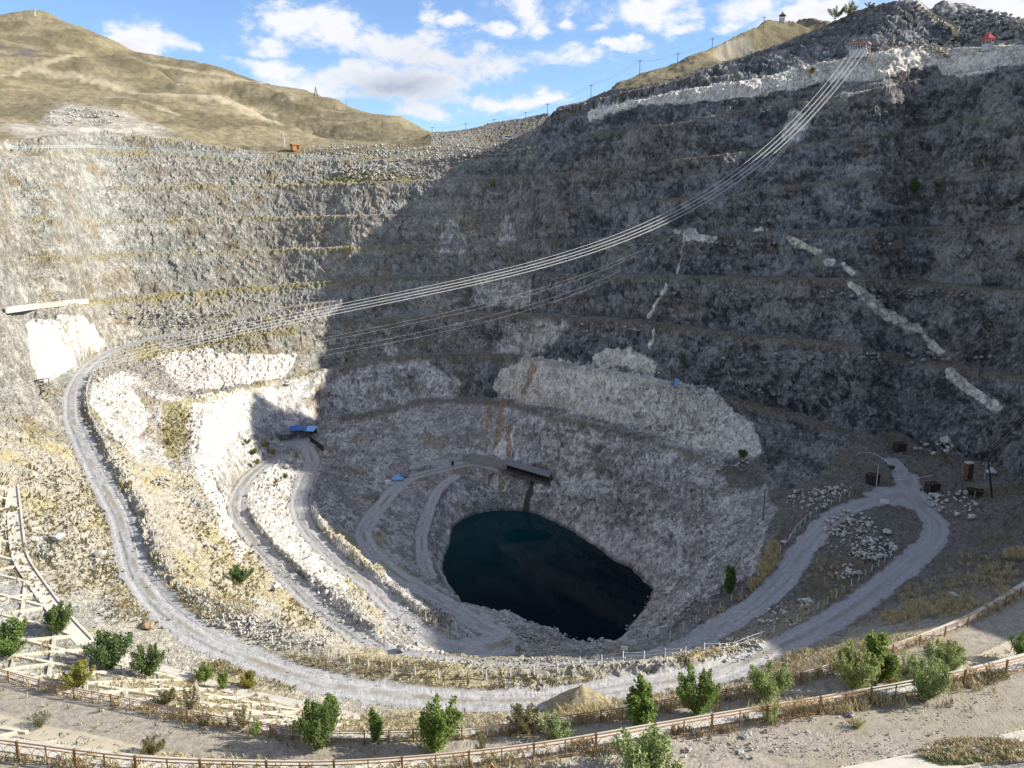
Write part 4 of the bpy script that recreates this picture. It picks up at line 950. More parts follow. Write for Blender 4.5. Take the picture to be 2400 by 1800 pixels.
def gazebo(px, py, s, roofm, colm, label, n=6, flare=.0):
    p = surf(px, py); p = Vector((p.x, p.y+1.6*s/5.6, p.z+.75)); r = thing('gazebo', p, label, 'gazebo'); k = s/5.6
    MB().tube([(p.x, p.y, p.z-1.8), (p.x, p.y, p.z+.25)], 2.6*k, n).build('platform', M_PLAST, r)
    for i in range(n):
        a = 2*math.pi*(i+.5)/n; x, y = p.x+2.1*k*math.cos(a), p.y+2.1*k*math.sin(a)
        MB().tube([(x, y, p.z), (x, y, p.z+2.5*k)], .14*k+.03, 6).build('column', colm, r)
    ro = MB().tube([(p.x, p.y, p.z+2.3*k), (p.x, p.y, p.z+2.55*k), (p.x, p.y, p.z+3.3*k), (p.x, p.y, p.z+4.4*k), (p.x, p.y, p.z+5.3*k)], [3.1*k, 3.0*k, 1.9*k, .8*k, .1*k], n).build('roof', roofm, r)
    sub(ro, 'finial', MB().tube([(p.x, p.y, p.z+5.2*k), (p.x, p.y, p.z+5.9*k)], .1*k, 6), roofm)
    for i in range(n): 
        if i == 1: continue
        a = 2*math.pi*(i+.5)/n; b = 2*math.pi*(i+1.5)/n
        MB().tube([(p.x+2.1*k*math.cos(t), p.y+2.1*k*math.sin(t), p.z+.95*k) for t in (a, b)], .06, 5).build('rail', colm, r)
gazebo(2320, 110, 4.1, M_ROOFRED, M_PALEPOLE, 'small pavilion with a bright red pyramid roof at the upper right rim')
M_DARKROOF = simple_mat('dark_roof', (.06, .055, .055), .8)
gazebo(1835, 47.5, 3.2, M_DARKROOF, M_POLE, 'dark pavilion standing on the grassy hilltop against the sky', 6)
# stairway on the ridge
def stair(pts, w, label):
    P = [Vector(surf(*q)) for q in pts]; c = P[len(P)//2]; r = thing('stairway', c, label, 'stairs', 'stairs and ramps by the red pavilion')
    W = resample(np.array([tuple(q) for q in P]), 1.1); N = nrm(W); m = MB()
    for q, nn in zip(W, N): m.box((q[0], q[1], q[2]+.25), (1.25, w, .5), math.atan2(nn[1], nn[0])-math.pi/2)
    m.build('steps', M_TAN, r)
    for s_ in (-1, 1):
        m = MB().tube([(q[0]+nn[0]*s_*w/2, q[1]+nn[1]*s_*w/2, q[2]+1.5) for q, nn in zip(W, N)], .07, 5)
        for q, nn in list(zip(W, N))[::2]: m.tube([(q[0]+nn[0]*s_*w/2, q[1]+nn[1]*s_*w/2, q[2]+h) for h in (0, 1.5)], .05, 4)
        m.build('handrail', M_TAN, r)
stair([(2148,6),(2168,25),(2186,43),(2212,56),(2234,68)], 1.5, 'long stone stairway climbing the ridge of the dark hill at top right')
stair([(2238,72),(2241,84),(2232,94),(2222,101)], 2.0, 'short railed stairs at the foot of the ridge stairway')
stair([(2182,112),(2204,122),(2224,131)], 1.6, 'brown ramp slanting over the white rock left of the red pavilion')
# poles
def pole(px, py, hgt, label, r=.13, mat=None, arm=True, group=None, lean=(0, 0), name='utility_pole', sink=.5):
    if name == 'yard_pole': r *= 1.35
    p = surf(px, py); t = thing(name, p, label, 'pole', group); mt = mat or M_POLE
    top = (p.x+lean[0], p.y+lean[1], p.z+hgt)
    MB().tube([(p.x, p.y, p.z-sink), top], [r, r*.75], 6).build('shaft', mt, t)
    if arm:
        a = MB().box((top[0], top[1], top[2]-.5), (1.7, .12, .14)).build('crossarm', mt, t)
        sub(a, 'insulator', MB().tube([(top[0]-.7, top[1], top[2]-.45), (top[0]-.7, top[1], top[2]-.15)], .06, 5).tube([(top[0]+.7, top[1], top[2]-.45), (top[0]+.7, top[1], top[2]-.15)], .06, 5), M_WHITE)
    return Vector(top)
g_ = 'power poles along the skyline'
tops = []
for px, py, h, lab in [(1013,312,2.8,'thin power pole on the saddle, leftmost of the skyline row'),(1092,304,2.8,'thin power pole on the low grey dump in the saddle, second from the left'),(1158,292,2.4,'thin power pole on the dark dump right of the saddle'),(1232,277,2.6,'thin power pole where the dark skyline dump steps up'),
        (1283,270,4.2,'thin power pole just left of the grassy hill foot'),(1385,230,4.6,'thin power pole at the foot of the grassy hill'),(1499,179,5.4,'thin power pole low on the grassy skyline'),(1588,149,3.6,'thin power pole halfway up the grassy skyline'),(1669,112,3.4,'thin power pole high on the grassy skyline'),(1790,62,3.6,'thin power pole just below the dark hilltop pavilion')]:
    tops.append(pole(px, py, h*1.15, lab, .14, None, True, g_))
m = MB()
for a, b in zip(tops[:-1], tops[1:]):
    for s_ in (-.7, .7):
        m.tube([a.lerp(b, k/10)+Vector((s_, 0, -.2-4*1.1*(k/10)*(1-k/10))) for k in range(11)], .018, 4)
tag(m.build('power_line', M_BLACK, None, loc=tuple(tops[4])), 'thin overhead wires strung between the skyline power poles', 'wire')
pole(813, 258, 3.4*2, 'lone thin pole on the far left hill shoulder', .16, None, False); pole(785, 260, 7.5, 'tall thin pole right of the lattice mast on the left hill', .16, None, False)
pole(268, 441, 6.2, 'leaning dark pole on the sunlit upper benches at left', .12, None, False, lean=(-1.2, 0)); pole(24, 432, 3.6, 'short leaning pole on the upper bench at the far left edge', .11, None, False, lean=(-.5, 0))
pole(714, 352+6, 2.2, 'thin white marker pole by the rim right of the orange hut', .07, M_WHITE, False)
def mast():
    p = surf(741, 232); t = thing('lattice_mast', p, 'slender lattice mast on the ridge of the left hill', 'mast'); h = 9.0
    for sx, sy in ((-1, -1), (1, -1), (1, 1), (-1, 1)): MB().tube([(p.x+sx*1.8, p.y+sy*1.8, p.z-1), (p.x+sx*.15, p.y+sy*.15, p.z+h)], .16, 4).build('leg', M_POLE, t)
    m = MB()
    for k in range(5):
        a, b = k/5, (k+1)/5; ra, rb = 1.8*(1-a)+.15, 1.8*(1-b)+.15
        for s_ in (-1, 1): m.tube([(p.x-s_*ra, p.y-ra, p.z+h*a), (p.x+s_*rb, p.y-rb, p.z+h*b)], .08, 4)
    m.build('bracing', M_POLE, t)
mast()
def twin():
    p = surf(665, 343); t = thing('twin_pole', p, 'pair of pale poles with crossbars beside the orange hut', 'pole')
    for s_ in (-.6, .6): MB().tube([(p.x+s_-.5, p.y, p.z+6.6), (p.x+s_, p.y, p.z-.3)], .12, 5).build('shaft', M_WHITE, t)
    m = MB()
    for k in range(1, 6): m.box((p.x-.45*k/6, p.y, p.z+k*1.1), (1.2, .08, .1))
    m.build('crossbar', M_WHITE, t)
twin()
def marker():
    p = surf(82, 35); t = thing('survey_beacon', p, 'small white beacon on the very top of the left hill', 'beacon')
    MB().tube([(p.x, p.y, p.z-1), (p.x, p.y, p.z+3.6)], [.55, .35], 6).build('pillar', M_WHITE, t); MB().box((p.x, p.y, p.z+4.1), (2.4, .8, 1.0)).build('head', M_WHITE, t)
marker()
def gable(px, py, w, d, h, wallm, roofm, label, name, rz=0, pitch=.35, door=True, back=1.0, win=0):
    p = surf(px, py); p = Vector((p.x, p.y+back, p.z)); a = facing(p)+rz; L = R_(p, a); t = thing(name, p, label, 'shed' if 'shed' in name else 'hut')
    MB().box(L(0, 0, h/2-.3), (w, d, h+.6), a).build('wall', wallm, t)
    m = MB(); rh = d*pitch; o = .3
    vs = [L(-w/2-o, -d/2-o, h), L(w/2+o, -d/2-o, h), L(w/2+o, 0, h+rh), L(-w/2-o, 0, h+rh), L(-w/2-o, d/2+o, h), L(w/2+o, d/2+o, h)]
    vs += [(x, y, z+.12) for x, y, z in vs]
    m.add(vs, [(0, 1, 2, 3), (3, 2, 5, 4), (6, 9, 8, 7), (9, 10, 11, 8), (0, 6, 7, 1), (1, 7, 8, 2), (2, 8, 11, 5), (5, 11, 10, 4), (4, 10, 9, 3), (3, 9, 6, 0)]).build('roof', roofm, t)
    if door: MB().box(L(w*.22, -d/2-.03, 1.0), (.95, .08, 2.0), a).build('door', M_DKSTEEL, t)
    for k in range(win): MB().box(L(-w*.3+k*w*.28, -d/2-.03, h*.6), (.8, .08, .8), a).build('window', M_GLASS, t)
    return t
gable(690, 350, 3.5, 2.6, 1.9, M_ORANGE, M_ORANGE, 'little orange boarded hut on the saddle at the end of the pale fence', 'orange_hut', .4, .3, True, 1.5)
# blue roofed sheds at the end of the lower roads
def lean_shed(px, py, w, d, h, roofm, label, rz=0, back=1.5):
    p = surf(px, py); p = Vector((p.x, p.y+back, p.z)); a = facing(p)+rz; L = R_(p, a); t = thing('open_shed', p, label, 'shed', 'shacks at the end of the lower roads')
    n = 4
    for k in range(n):
        x = -w/2+w*k/(n-1)
        MB().tube([L(x, -d/2, -.4), L(x, -d/2, h)], .09, 5).build('post', M_TIMBER, t); MB().tube([L(x, d/2, -.4), L(x, d/2, h+.5)], .09, 5).build('post', M_TIMBER, t)
    MB().box(L(0, d/2, h/2), (w, .1, h+.4), a).build('back_wall', M_DKSTEEL, t); MB().box(L(-w/2, 0, h/2), (.08, d, h), a).build('side_wall', M_GREY, t)
    m = MB(); k = 8
    vs = []; fs = []
    for i in range(k+1):
        x = -w/2-.3+(w+.6)*i/k; z = .06*math.sin(i*2.2)
        vs += [L(x, -d/2-.5, h-.1+z), L(x, d/2+.3, h+.75+z), L(x, d/2+.3, h+.83+z), L(x, -d/2-.5, h-.02+z)]
    for i in range(k): fs += [(i*4+q, i*4+(q+1) % 4, i*4+4+(q+1) % 4, i*4+4+q) for q in range(4)]
    fs += [(0, 1, 2, 3), (k*4+3, k*4+2, k*4+1, k*4)]
    m.add(vs, fs).build('roof', roofm, t)
lean_shed(697, 1024, 4.3, 2.6, 2.2, M_BLUE, 'open fronted shed with a deep blue roof, the larger of the two blue ones'); lean_shed(727, 1025, 2.6, 2.4, 2.1, M_LBLUE, 'small light blue shed right beside the deep blue roofed one', -.5)
lean_shed(669, 1027, 3.0, 2.0, 1.5, M_GREY, 'low grey shack at the left end of the blue roofed sheds', .2, .3)
def board_wall(pts, h, mat, name, label, cat, step=1.6, thick=.12, post=True):
    P = np.array([tuple(surf(*q)) for q in pts]); W = resample(P, step); t = thing(name, tuple(W[len(W)//2]), label, cat)
    N = nrm(W); MB().sweep(W, N, [(-thick/2, -.5), (thick/2, -.5), (thick/2, h), (-thick/2, h)]).build('panel' if post else 'wall', mat, t)
    if post:
        for q in W: MB().tube([(q[0], q[1], q[2]-.5), (q[0], q[1], q[2]+h+.15)], .09, 5).build('post', M_TIMBER, t)
    else: MB().sweep(W, N, [(-thick/2-.08, h), (thick/2+.08, h), (thick/2+.08, h+.15), (-thick/2-.08, h+.15)]).build('coping', mat, t)
    return t
board_wall([(727,1031),(742,1042),(759,1054)], 1.1, M_DKSTEEL, 'board_fence', 'short dark board fence running down from the blue sheds', 'fence')
board_wall([(1098,1082),(1130,1085),(1160,1091),(1190,1098)], 2.3, M_STONE, 'retaining_wall', 'grey mortared stone wall below the orange streaked rock', 'wall', thick=.6, post=False)
board_wall([(14,730),(87,720),(150,713),(206,708)], .95, M_CONC, 'parapet_wall', 'low white concrete wall on the bench at the far left', 'wall', thick=.4, post=False)
# steel gallery over the pool
def gallery():
    A_, B_ = surf(1182, 1107), surf(1288, 1140); A_ = Vector(at_h(1182, 1102, -71.1)); B_ = Vector(at_h(1290, 1134, -73.9)); A_.z += ZC; B_.z += ZC
    t = thing('steel_gallery', A_.lerp(B_, .5), 'long dark roofed steel gallery on a ledge over the pool', 'gallery'); d = (B_-A_); l = d.length; d.normalize(); n = Vector((-d.y, d.x, 0)).normalized()
    pt = lambda s_, o, z: A_+d*(s_*l)+n*o+Vector((0, 0, z))
    def slab(o0, o1, z0, z1, th_): 
        return MB().add([pt(0, o0, z0), pt(1, o0, z0), pt(1, o1, z1), pt(0, o1, z1), pt(0, o0, z0+th_), pt(1, o0, z0+th_), pt(1, o1, z1+th_), pt(0, o1, z1+th_)], [(0, 3, 2, 1), (4, 5, 6, 7), (0, 1, 5, 4), (1, 2, 6, 5), (2, 3, 7, 6), (3, 0, 4, 7)])
    slab(-1.4, 1.6, .1, .1, .2).build('deck', M_GREY, t); slab(-1.7, 1.9, 2.5, 3.0, .12).build('roof', M_GREY, t)
    for k in range(13):
        MB().tube([pt(k/12, -1.35, -.6), pt(k/12, -1.35, 2.55)], .08, 5).build('post', M_TIMBER, t)
    slab(1.55, 1.65, .2, .2, 2.7).build('back_wall', M_DKSTEEL, t)
    for z in (.6, 1.1): MB().tube([pt(0, -1.4, z), pt(1, -1.4, z)], .05, 5).build('rail', M_TIMBER, t)
    MB().add([pt(1.001, -1.4, .2), pt(1.001, 1.6, .2), pt(1.001, 1.6, 2.8), pt(1.001, -1.4, 2.4), pt(1.006, -1.4, .2), pt(1.006, 1.6, .2), pt(1.006, 1.6, 2.8), pt(1.006, -1.4, 2.4)], [(0, 1, 2, 3), (7, 6, 5, 4), (0, 4, 5, 1), (1, 5, 6, 2), (2, 6, 7, 3), (3, 7, 4, 0)]).build('end_panel', M_GREEN, t)
gallery()
# dark steel boxes, tank and poles in the yard
def steel_box(px, py, w, d, h, rz, label, open_=False):
    p = surf(px, py); p = Vector((p.x, p.y+d*.4, p.z)); a = facing(p)+rz; L = R_(p, a); t = thing('steel_box', p, label, 'steel box', 'dark steel boxes in the yard'); t.scale = (.76, .76, .82)
    if open_:
        MB().add([L(-w/2, -d/2, h), L(w/2, -d/2, h), L(w/2, d/2, h), L(-w/2, d/2, h), L(-w*.32, -d*.3, 0), L(w*.32, -d*.3, 0), L(w*.32, d*.3, 0), L(-w*.32, d*.3, 0)], [(0, 4, 5, 1), (1, 5, 6, 2), (2, 6, 7, 3), (3, 7, 4, 0), (4, 7, 6, 5)]).build('hopper', M_DKSTEEL, t)
        MB().tube([L(-.1, -d*.5, -.3), L(-.1, -d*.5, h)], .1, 5).build('leg', M_PALEPOLE, t)
    else:
        MB().box(L(0, 0, h/2-.15), (w, d, h+.3), a).build('body', M_DKSTEEL, t)
    m = MB()
    for x, y, sx, sy in ((0, -d/2, w+.12, .14), (0, d/2, w+.12, .14), (-w/2, 0, .14, d), (w/2, 0, .14, d)): m.box(L(x, y, h+.02), (sx, sy, .16), a)
    m.build('rim', M_RUST, t)
    if not open_:
        for x in (-w/2, w/2): MB().box(L(x, -d/2-.03, h/2), (.16, .1, h), a).build('corner_post', M_RUST, t)
        lid = MB().box(L(0, 0, h+.0), (w-.2, d-.2, .1), a).build('lid', M_DKSTEEL, t)
steel_box(2113, 1056, 3.1, 2.8, 1.9, .5, 'black steel box on the bend below the cliff, farthest up the ramp')
steel_box(2050, 1134, 3.0, 2.4, 2.3, -.35, 'black steel box behind a pale pole, left of the road junction'); steel_box(2190, 1152, 3.0, 2.4, 1.9, .6, 'black steel box with a flat top, right of the road junction')
steel_box(2291, 1164, 3.9, 2.4, 1.4, .1, 'wide low black hopper among the leaning poles at the right', True)
def tank():
    p = surf(2272, 1122); t = thing('rusty_pier', p, 'upright rusty brown pier with a pale cap in the yard', 'pier')
    MB().box((p.x, p.y+.6, p.z+1.5), (1.3, 1.2, 3.4), .2).build('shaft', M_RUST, t); MB().box((p.x, p.y+.6, p.z+3.3), (1.45, 1.35, .25), .2).build('cap', M_CONC, t)
    m = MB()
    for k in (-.45, -.1, .3): m.tube([(p.x+k, p.y-.12, p.z-.2), (p.x+k, p.y-.12, p.z+3.3)], .07, 4)
    m.build('pipe', M_DKSTEEL, t)
tank()
g2_ = 'poles standing in the yard by the road loop'
pole(2156, 1068, 7.8, 'tall dark leaning pole beside the black box on the bend', .11, None, False, g2_, (.9, 0), 'yard_pole'); pole(2053, 1150, 5.8, 'pale upright pole in front of the left black box', .1, M_PALEPOLE, False, g2_, (0, 0), 'yard_pole')
pole(2233, 1152, 8.4, 'dark pole with a crossarm leaning right in the yard', .12, None, True, g2_, (1.2, 0), 'yard_pole'); pole(2257, 1150, 6.0, 'dark strut leaning left against the pole with the crossarm', .13, None, False, g2_, (-1.5, .2), 'yard_pole')
pole(2308, 1117, 3.2, 'short grey pole behind the leaning black strut', .1, M_PALEPOLE, True, g2_, (0, 0), 'yard_pole'); pole(2326, 1161, 6.6, 'black strut leaning left at the right end of the yard', .13, M_BLACK, False, g2_, (-1.4, .3), 'yard_pole')
pole(1788, 1214, 6.6, 'thin dark pole on the rubble above the pool at right', .09, None, False, g2_, (.1, 0), 'yard_pole')
# cables
def fit_cable(A, B, pts, deg=3):
    A, B = Vector(A), Vector(B); d = Vector((B.x-A.x, B.y-A.y, 0)); l = d.length; d.normalize(); n = Vector((-d.y, d.x, 0)); T = [0, 1]; Zs = [A.z, B.z]
    for q in pts:
        x, y, z = ray(*q); den = x*n.x+y*n.y; s_ = (A.x*n.x+A.y*n.y)/den; P = Vector((x*s_, y*s_, ZC+z*s_)); T.append((P-A).dot(d)/l); Zs.append(P.z)
    w = np.ones(len(T)); w[:2] = 4
    c = np.polyfit(T, Zs, deg, w=w); return lambda t, o=0, dz=0: Vector((A.x+d.x*l*t+n.x*o, A.y+d.y*l*t+n.y*o, float(np.polyval(c, t))+dz))
A0 = Vector(WL(-2.4, -2.6, 4.4)); B0 = Vector(at_d(-70, 925, 150)); B0.z += ZC
cab = fit_cable(A0, B0, [(1925,213),(1853,300),(1788,354),(1708,416),(1600,474),(1400,548),(1256,600),(1017,667),(800,719),(542,784),(325,828)])
names = ['topmost thick pale cable sweeping across the pit from the winch house', 'second thick pale cable from the top, sweeping from the winch house', 'third thick pale cable from the top, sweeping from the winch house', 'lowest thick pale cable sweeping down from the winch house']
for k in range(4):
    m = MB()
    for e in (0, .55):
        m.tube([cab(t, (k*1.45+e*.45)*(1-.6*t), -(k*.62+e*.2)*(1-.35*t)) for t in np.linspace(0.0, 1.0, 46)], [(.046 if k else .062)*(1-.74*u) for u in np.linspace(0, 1, 46)], 5)
        if k == 0: break
    tag(m.build('ropeway_cable', M_CABLE, None, loc=tuple(cab(.5))), names[k], 'cable', 'thick ropeway cables over the pit')
B1 = Vector(at_d(-60, 985, 150)); B1.z += ZC
cab2 = fit_cable(Vector(WL(1.5, -2.6, 2.0)), B1, [(1853,360),(1600,520),(1469,590),(1256,676),(1100,722),(900,770),(800,790),(500,852)])
tl = ['thin slack cable just below the thick ropeway cables', 'second thin slack cable below the thick ropeway cables', 'third thin slack cable, well below the thick ropeway cables', 'lowest thin slack cable over the shaded pit wall']
for k, o in enumerate((0, 1.6, 6.2, 8.4)):
    tag(MB().tube([cab2(t, -.3*o, -.75*o*math.sin(math.pi*t)**.6*.75-.05*o) for t in np.linspace(0, 1, 44)], [.013*(1-.4*u) for u in np.linspace(0, 1, 44)], 4).build('slack_cable', M_CABLE, None, loc=tuple(cab2(.5))), tl[k], 'cable', 'thin slack cables over the pit')
for k in (0, 1):
    a = surf(2291+k*6, 1083); b = Vector(at_d(2470+k*14, 900, 170)); b.z += ZC
    tag(MB().tube([a+Vector((0, 0, .3)), a.lerp(b, .5)+Vector((0, 0, -.3)), b], .08, 5).build('anchor_cable', M_BLACK, None, loc=tuple(a)), ('upper', 'lower')[k]+' of two black cables slanting up the cliff at the right edge', 'cable', 'black anchor cables')
def hose(pts, r, mat, label):
    W = spline(np.array([tuple(surf(*q)) for q in pts]), .5); tag(MB().tube([(p[0], p[1], p[2]+.12) for p in W], r, 5).build('hose', mat, None, loc=tuple(W[0])), label, 'hose')
hose([(2006,1068),(2020,1061),(2045,1063),(2068,1075),(2086,1090)], .035, M_WHITE, 'white hose curving over the bank above the road junction'); hose([(2094,1126),(2125,1124),(2150,1122),(2185,1115)], .04, M_WHITE, 'white hose lying across the road junction')
hose([(1846,1270),(1858,1248),(1872,1228),(1900,1202)], .04, M_WHITE, 'pale pipe lying on the rubble edge of the lower right road')
hose([(1790,1180),(1850,1160),(1905,1150),(1960,1128),(2020,1110)], .05, M_BLACK, 'thin black cable lying over the rocks left of the road junction')
# smaller things
def sign(px, py, w, h, ht, label):
    p = surf(px, py); t = thing('small_sign', p, label, 'sign'); MB().tube([(p.x, p.y, p.z-.3), (p.x, p.y, p.z+ht)], .05, 5).build('post', M_PALEPOLE, t); MB().box((p.x, p.y-.06, p.z+ht), (w, .05, h), facing(p)).build('board', M_WHITE, t)
sign(1463, 1541, 1.0, .55, 1.5, 'small blank white sign on a post at the bottom of the lower right road'); sign(2072, 1181, 1.5, .8, .6, 'low blank white board at the edge of the road loop')
def crate(px, py, w, d, h, mat, label, name, cat, rz=0, top=None):
    p = surf(px, py); a = facing(p)+rz; L = R_(p, a); t = thing(name, p, label, cat)
    MB().box(L(0, d/2, h/2-.1), (w, d, h), a).build('body', mat, t); MB().box(L(0, d/2, h-.02), (w+.1, d+.1, .14), a).build('lid', top or mat, t)
crate(910, 1135, 1.3, 1.0, .9, M_WHITE, 'small white box at the outer edge of the lowest road', 'white_box', 'box', .3); crate(1061, 1090, .8, .8, .9, M_BLACK, 'small black drum on the pale apron behind the lowest road', 'black_bin', 'bin')
def tarp(px, py, w, d, h, mat, label, seed):
    rnd = random.Random(seed); p = surf(px, py); n = 7; vs = []; fs = []
    for i in range(n+1):
        for j in range(n+1):
            u, v = i/n-.5, j/n-.5; e = max(0, 1-(2*u)**2)*max(0, 1-(2*v)**2)
            vs.append((p.x+u*w+rnd.uniform(-.05, .05)*w, p.y+v*d+rnd.uniform(-.05, .05)*d, p.z-.1+h*e*rnd.uniform(.4, 1.15)+.05))
    for i in range(n):
        for j in range(n): a = i*(n+1)+j; fs.append((a, a+n+1, a+n+2, a+1))
    b = len(vs); vs += [(x, y, z-.25) for x, y, z in vs]; fs += [tuple(q+b for q in f[::-1]) for f in fs]
    tag(MB().add(vs, fs).build('tarpaulin', mat, None, loc=tuple(p)), label, 'tarpaulin')
tarp(932, 1121, 3.0, 2.0, 1.1, M_LBLUE, 'crumpled blue sheet on debris beside the lowest road', 1); tarp(948, 1114, 2.0, 1.6, 1.0, M_GREY, 'grey heap of sheeting right of the crumpled blue one', 2); tarp(2324, 1104, 1.8, 1.2, .9, M_WHITE, 'bright white bundle on the slope behind the yard', 3)
def cabin():
    p = surf(1583, 905); a = facing(p)+.25; L = R_(p, a); t = thing('tool_locker', p, 'tilted light blue locker standing alone on the shaded bench', 'locker')
    MB().box(L(.35, .5, .9), (1.1, .8, 2.0), a, .22).build('body', M_LBLUE, t); MB().box(L(.3, .08, .95), (.06, .05, 1.7), a, .22).build('door_seam', M_BLUE, t); MB().box(L(-.75, .5, .75), (.8, .7, 1.6), a, .1).build('side_cabinet', M_GREY, t)
cabin()
def frame():
    p = surf(103, 905); a = facing(p)+.3; L = R_(p, a); t = thing('timber_frame', p, 'small brown timber frame at the foot of the white rock face', 'frame')
    for x in (-1.2, 0, 1.2): MB().box(L(x, 0, .8), (.18, .18, 2.0), a).build('post', M_RUST, t)
    MB().box(L(0, 0, 1.8), (3.0, .9, .2), a).build('roof_beam', M_RUST, t); MB().box(L(0, .1, .7), (2.6, .1, .16), a).build('rail', M_RUST, t)
frame()
def van():
    p = surf(1192, 329); a = facing(p)+.1; L = R_(p, a); t = thing('parked_van', p, 'tiny white van parked on the far saddle', 'van')
    MB().box(L(0, .8, 1.0), (3.9, 1.7, 1.3), a).box(L(-.3, .8, 1.85), (3.1, 1.55, .5), a).build('body', M_WHITE, t); MB().box(L(-.3, -.02, 1.55), (2.9, .06, .5), a).build('window', M_GLASS, t)
    for x in (-1.2, 1.2): MB().tube([L(x, -.05, .38), L(x, .2, .38)], .38, 10).build('wheel', M_BLACK, t)
van()
def gfence():
    W = g2w.copy(); W[:, 2] += ZC; x, y = project(W[:, 0], W[:, 1], W[:, 2]); W = resample(sm(shift_r(W[(x > 16) & (x < 860)], .4), 41), 2.6)[:98]
    t = thing('guard_fence', tuple(W[len(W)//2]), 'long pale blue and white guard fence along the left rim', 'fence')
    P = [(a, b, gz(a, b)) for a, b, _ in W]; P = [(a, b, max(c, z_-.3)) for (a, b, c), z_ in zip(P, W[:, 2])]
    for p in P: MB().box((p[0], p[1], p[2]+.55), (.16, .16, 1.7)).build('post', M_WHITE, t)
    for h, nm in ((1.15, 'top_rail'), (.55, 'bottom_rail')): MB().tube([(p[0], p[1], p[2]+h) for p in P], .075, 4).build(nm, M_PALEBLUE, t)
gfence()
# ------------------------------------------------------------------ shrubs, trees, grass, rocks
def leaf_mat(name, lo_, hi_, trans=.4):
    m, g, b = new_mat(name); P = g.pos(); oi = g.n('ShaderNodeObjectInfo').outputs['Random']
    r = g.noise(P, 3.5, 3, .7); r2 = g.noise(P, 14, 1, .5)
    c = g.mix(g.step(g.m('ADD', g.m('MULTIPLY', r, .6), g.m('MULTIPLY', r2, .4)), .32, .68), lo_, hi_)
    c = g.mix(g.m('MULTIPLY', oi, .35), c, (hi_[0]*1.15, hi_[1]*.9, hi_[2]*.75))
    g.put(b.inputs['Base Color'], c); b.inputs['Roughness'].default_value = .6
    t = g.n('ShaderNodeBsdfTranslucent'); g.put(t.inputs[0], c); mx = g.n('ShaderNodeMixShader'); mx.inputs[0].default_value = trans
    g.L.new(b.outputs[0], mx.inputs[1]); g.L.new(t.outputs[0], mx.inputs[2]); g.L.new(mx.outputs[0], m.node_tree.nodes['Material Output'].inputs[0]); return m
M_LEAF = leaf_mat('green_leaves', (.075, .13, .03), (.25, .36, .1)); M_LEAFD = leaf_mat('dark_leaves', (.045, .085, .027), (.165, .24, .08)); M_LEAFL = leaf_mat('pale_leaves', (.13, .18, .06), (.36, .45, .19), .3)
M_LEAFG = leaf_mat('grey_green_leaves', (.08, .085, .04), (.22, .22, .11)); M_LEAFY = leaf_mat('yellow_green_leaves', (.13, .14, .03), (.34, .33, .08), .3); M_STRAW = leaf_mat('straw', (.34, .285, .16), (.6, .53, .34), .2)
M_STEM = simple_mat('bark', (.12, .09, .065), .9, 0, .3, 8)
def leaf_arrays(C, size, rnd, up=.3, long_=1.5):
    n = len(C); N = rnd.normal(size=(n, 3)); N[:, 2] += up; N /= np.linalg.norm(N, axis=1)[:, None]
    A_ = np.cross(N, rnd.normal(size=(n, 3))); A_ /= np.linalg.norm(A_, axis=1)[:, None]; B_ = np.cross(N, A_); s = size*rnd.uniform(.6, 1.3, (n, 1))
    q = np.stack([C-A_*s*long_*.5, C+B_*s*.38, C+A_*s*long_*.5, C-B_*s*.38], 1)
    return q.reshape(-1, 3)
def quads_mesh(name, P, mat):
    me = bpy.data.meshes.new(name); n = len(P); me.vertices.add(n); me.vertices.foreach_set('co', np.asarray(P, F32).ravel()); me.loops.add(n); me.loops.foreach_set('vertex_index', np.arange(n, dtype=np.int32))
    me.polygons.add(n//4); me.polygons.foreach_set('loop_start', np.arange(0, n, 4, dtype=np.int32)); me.update(calc_edges=True); me.materials.append(mat); return me
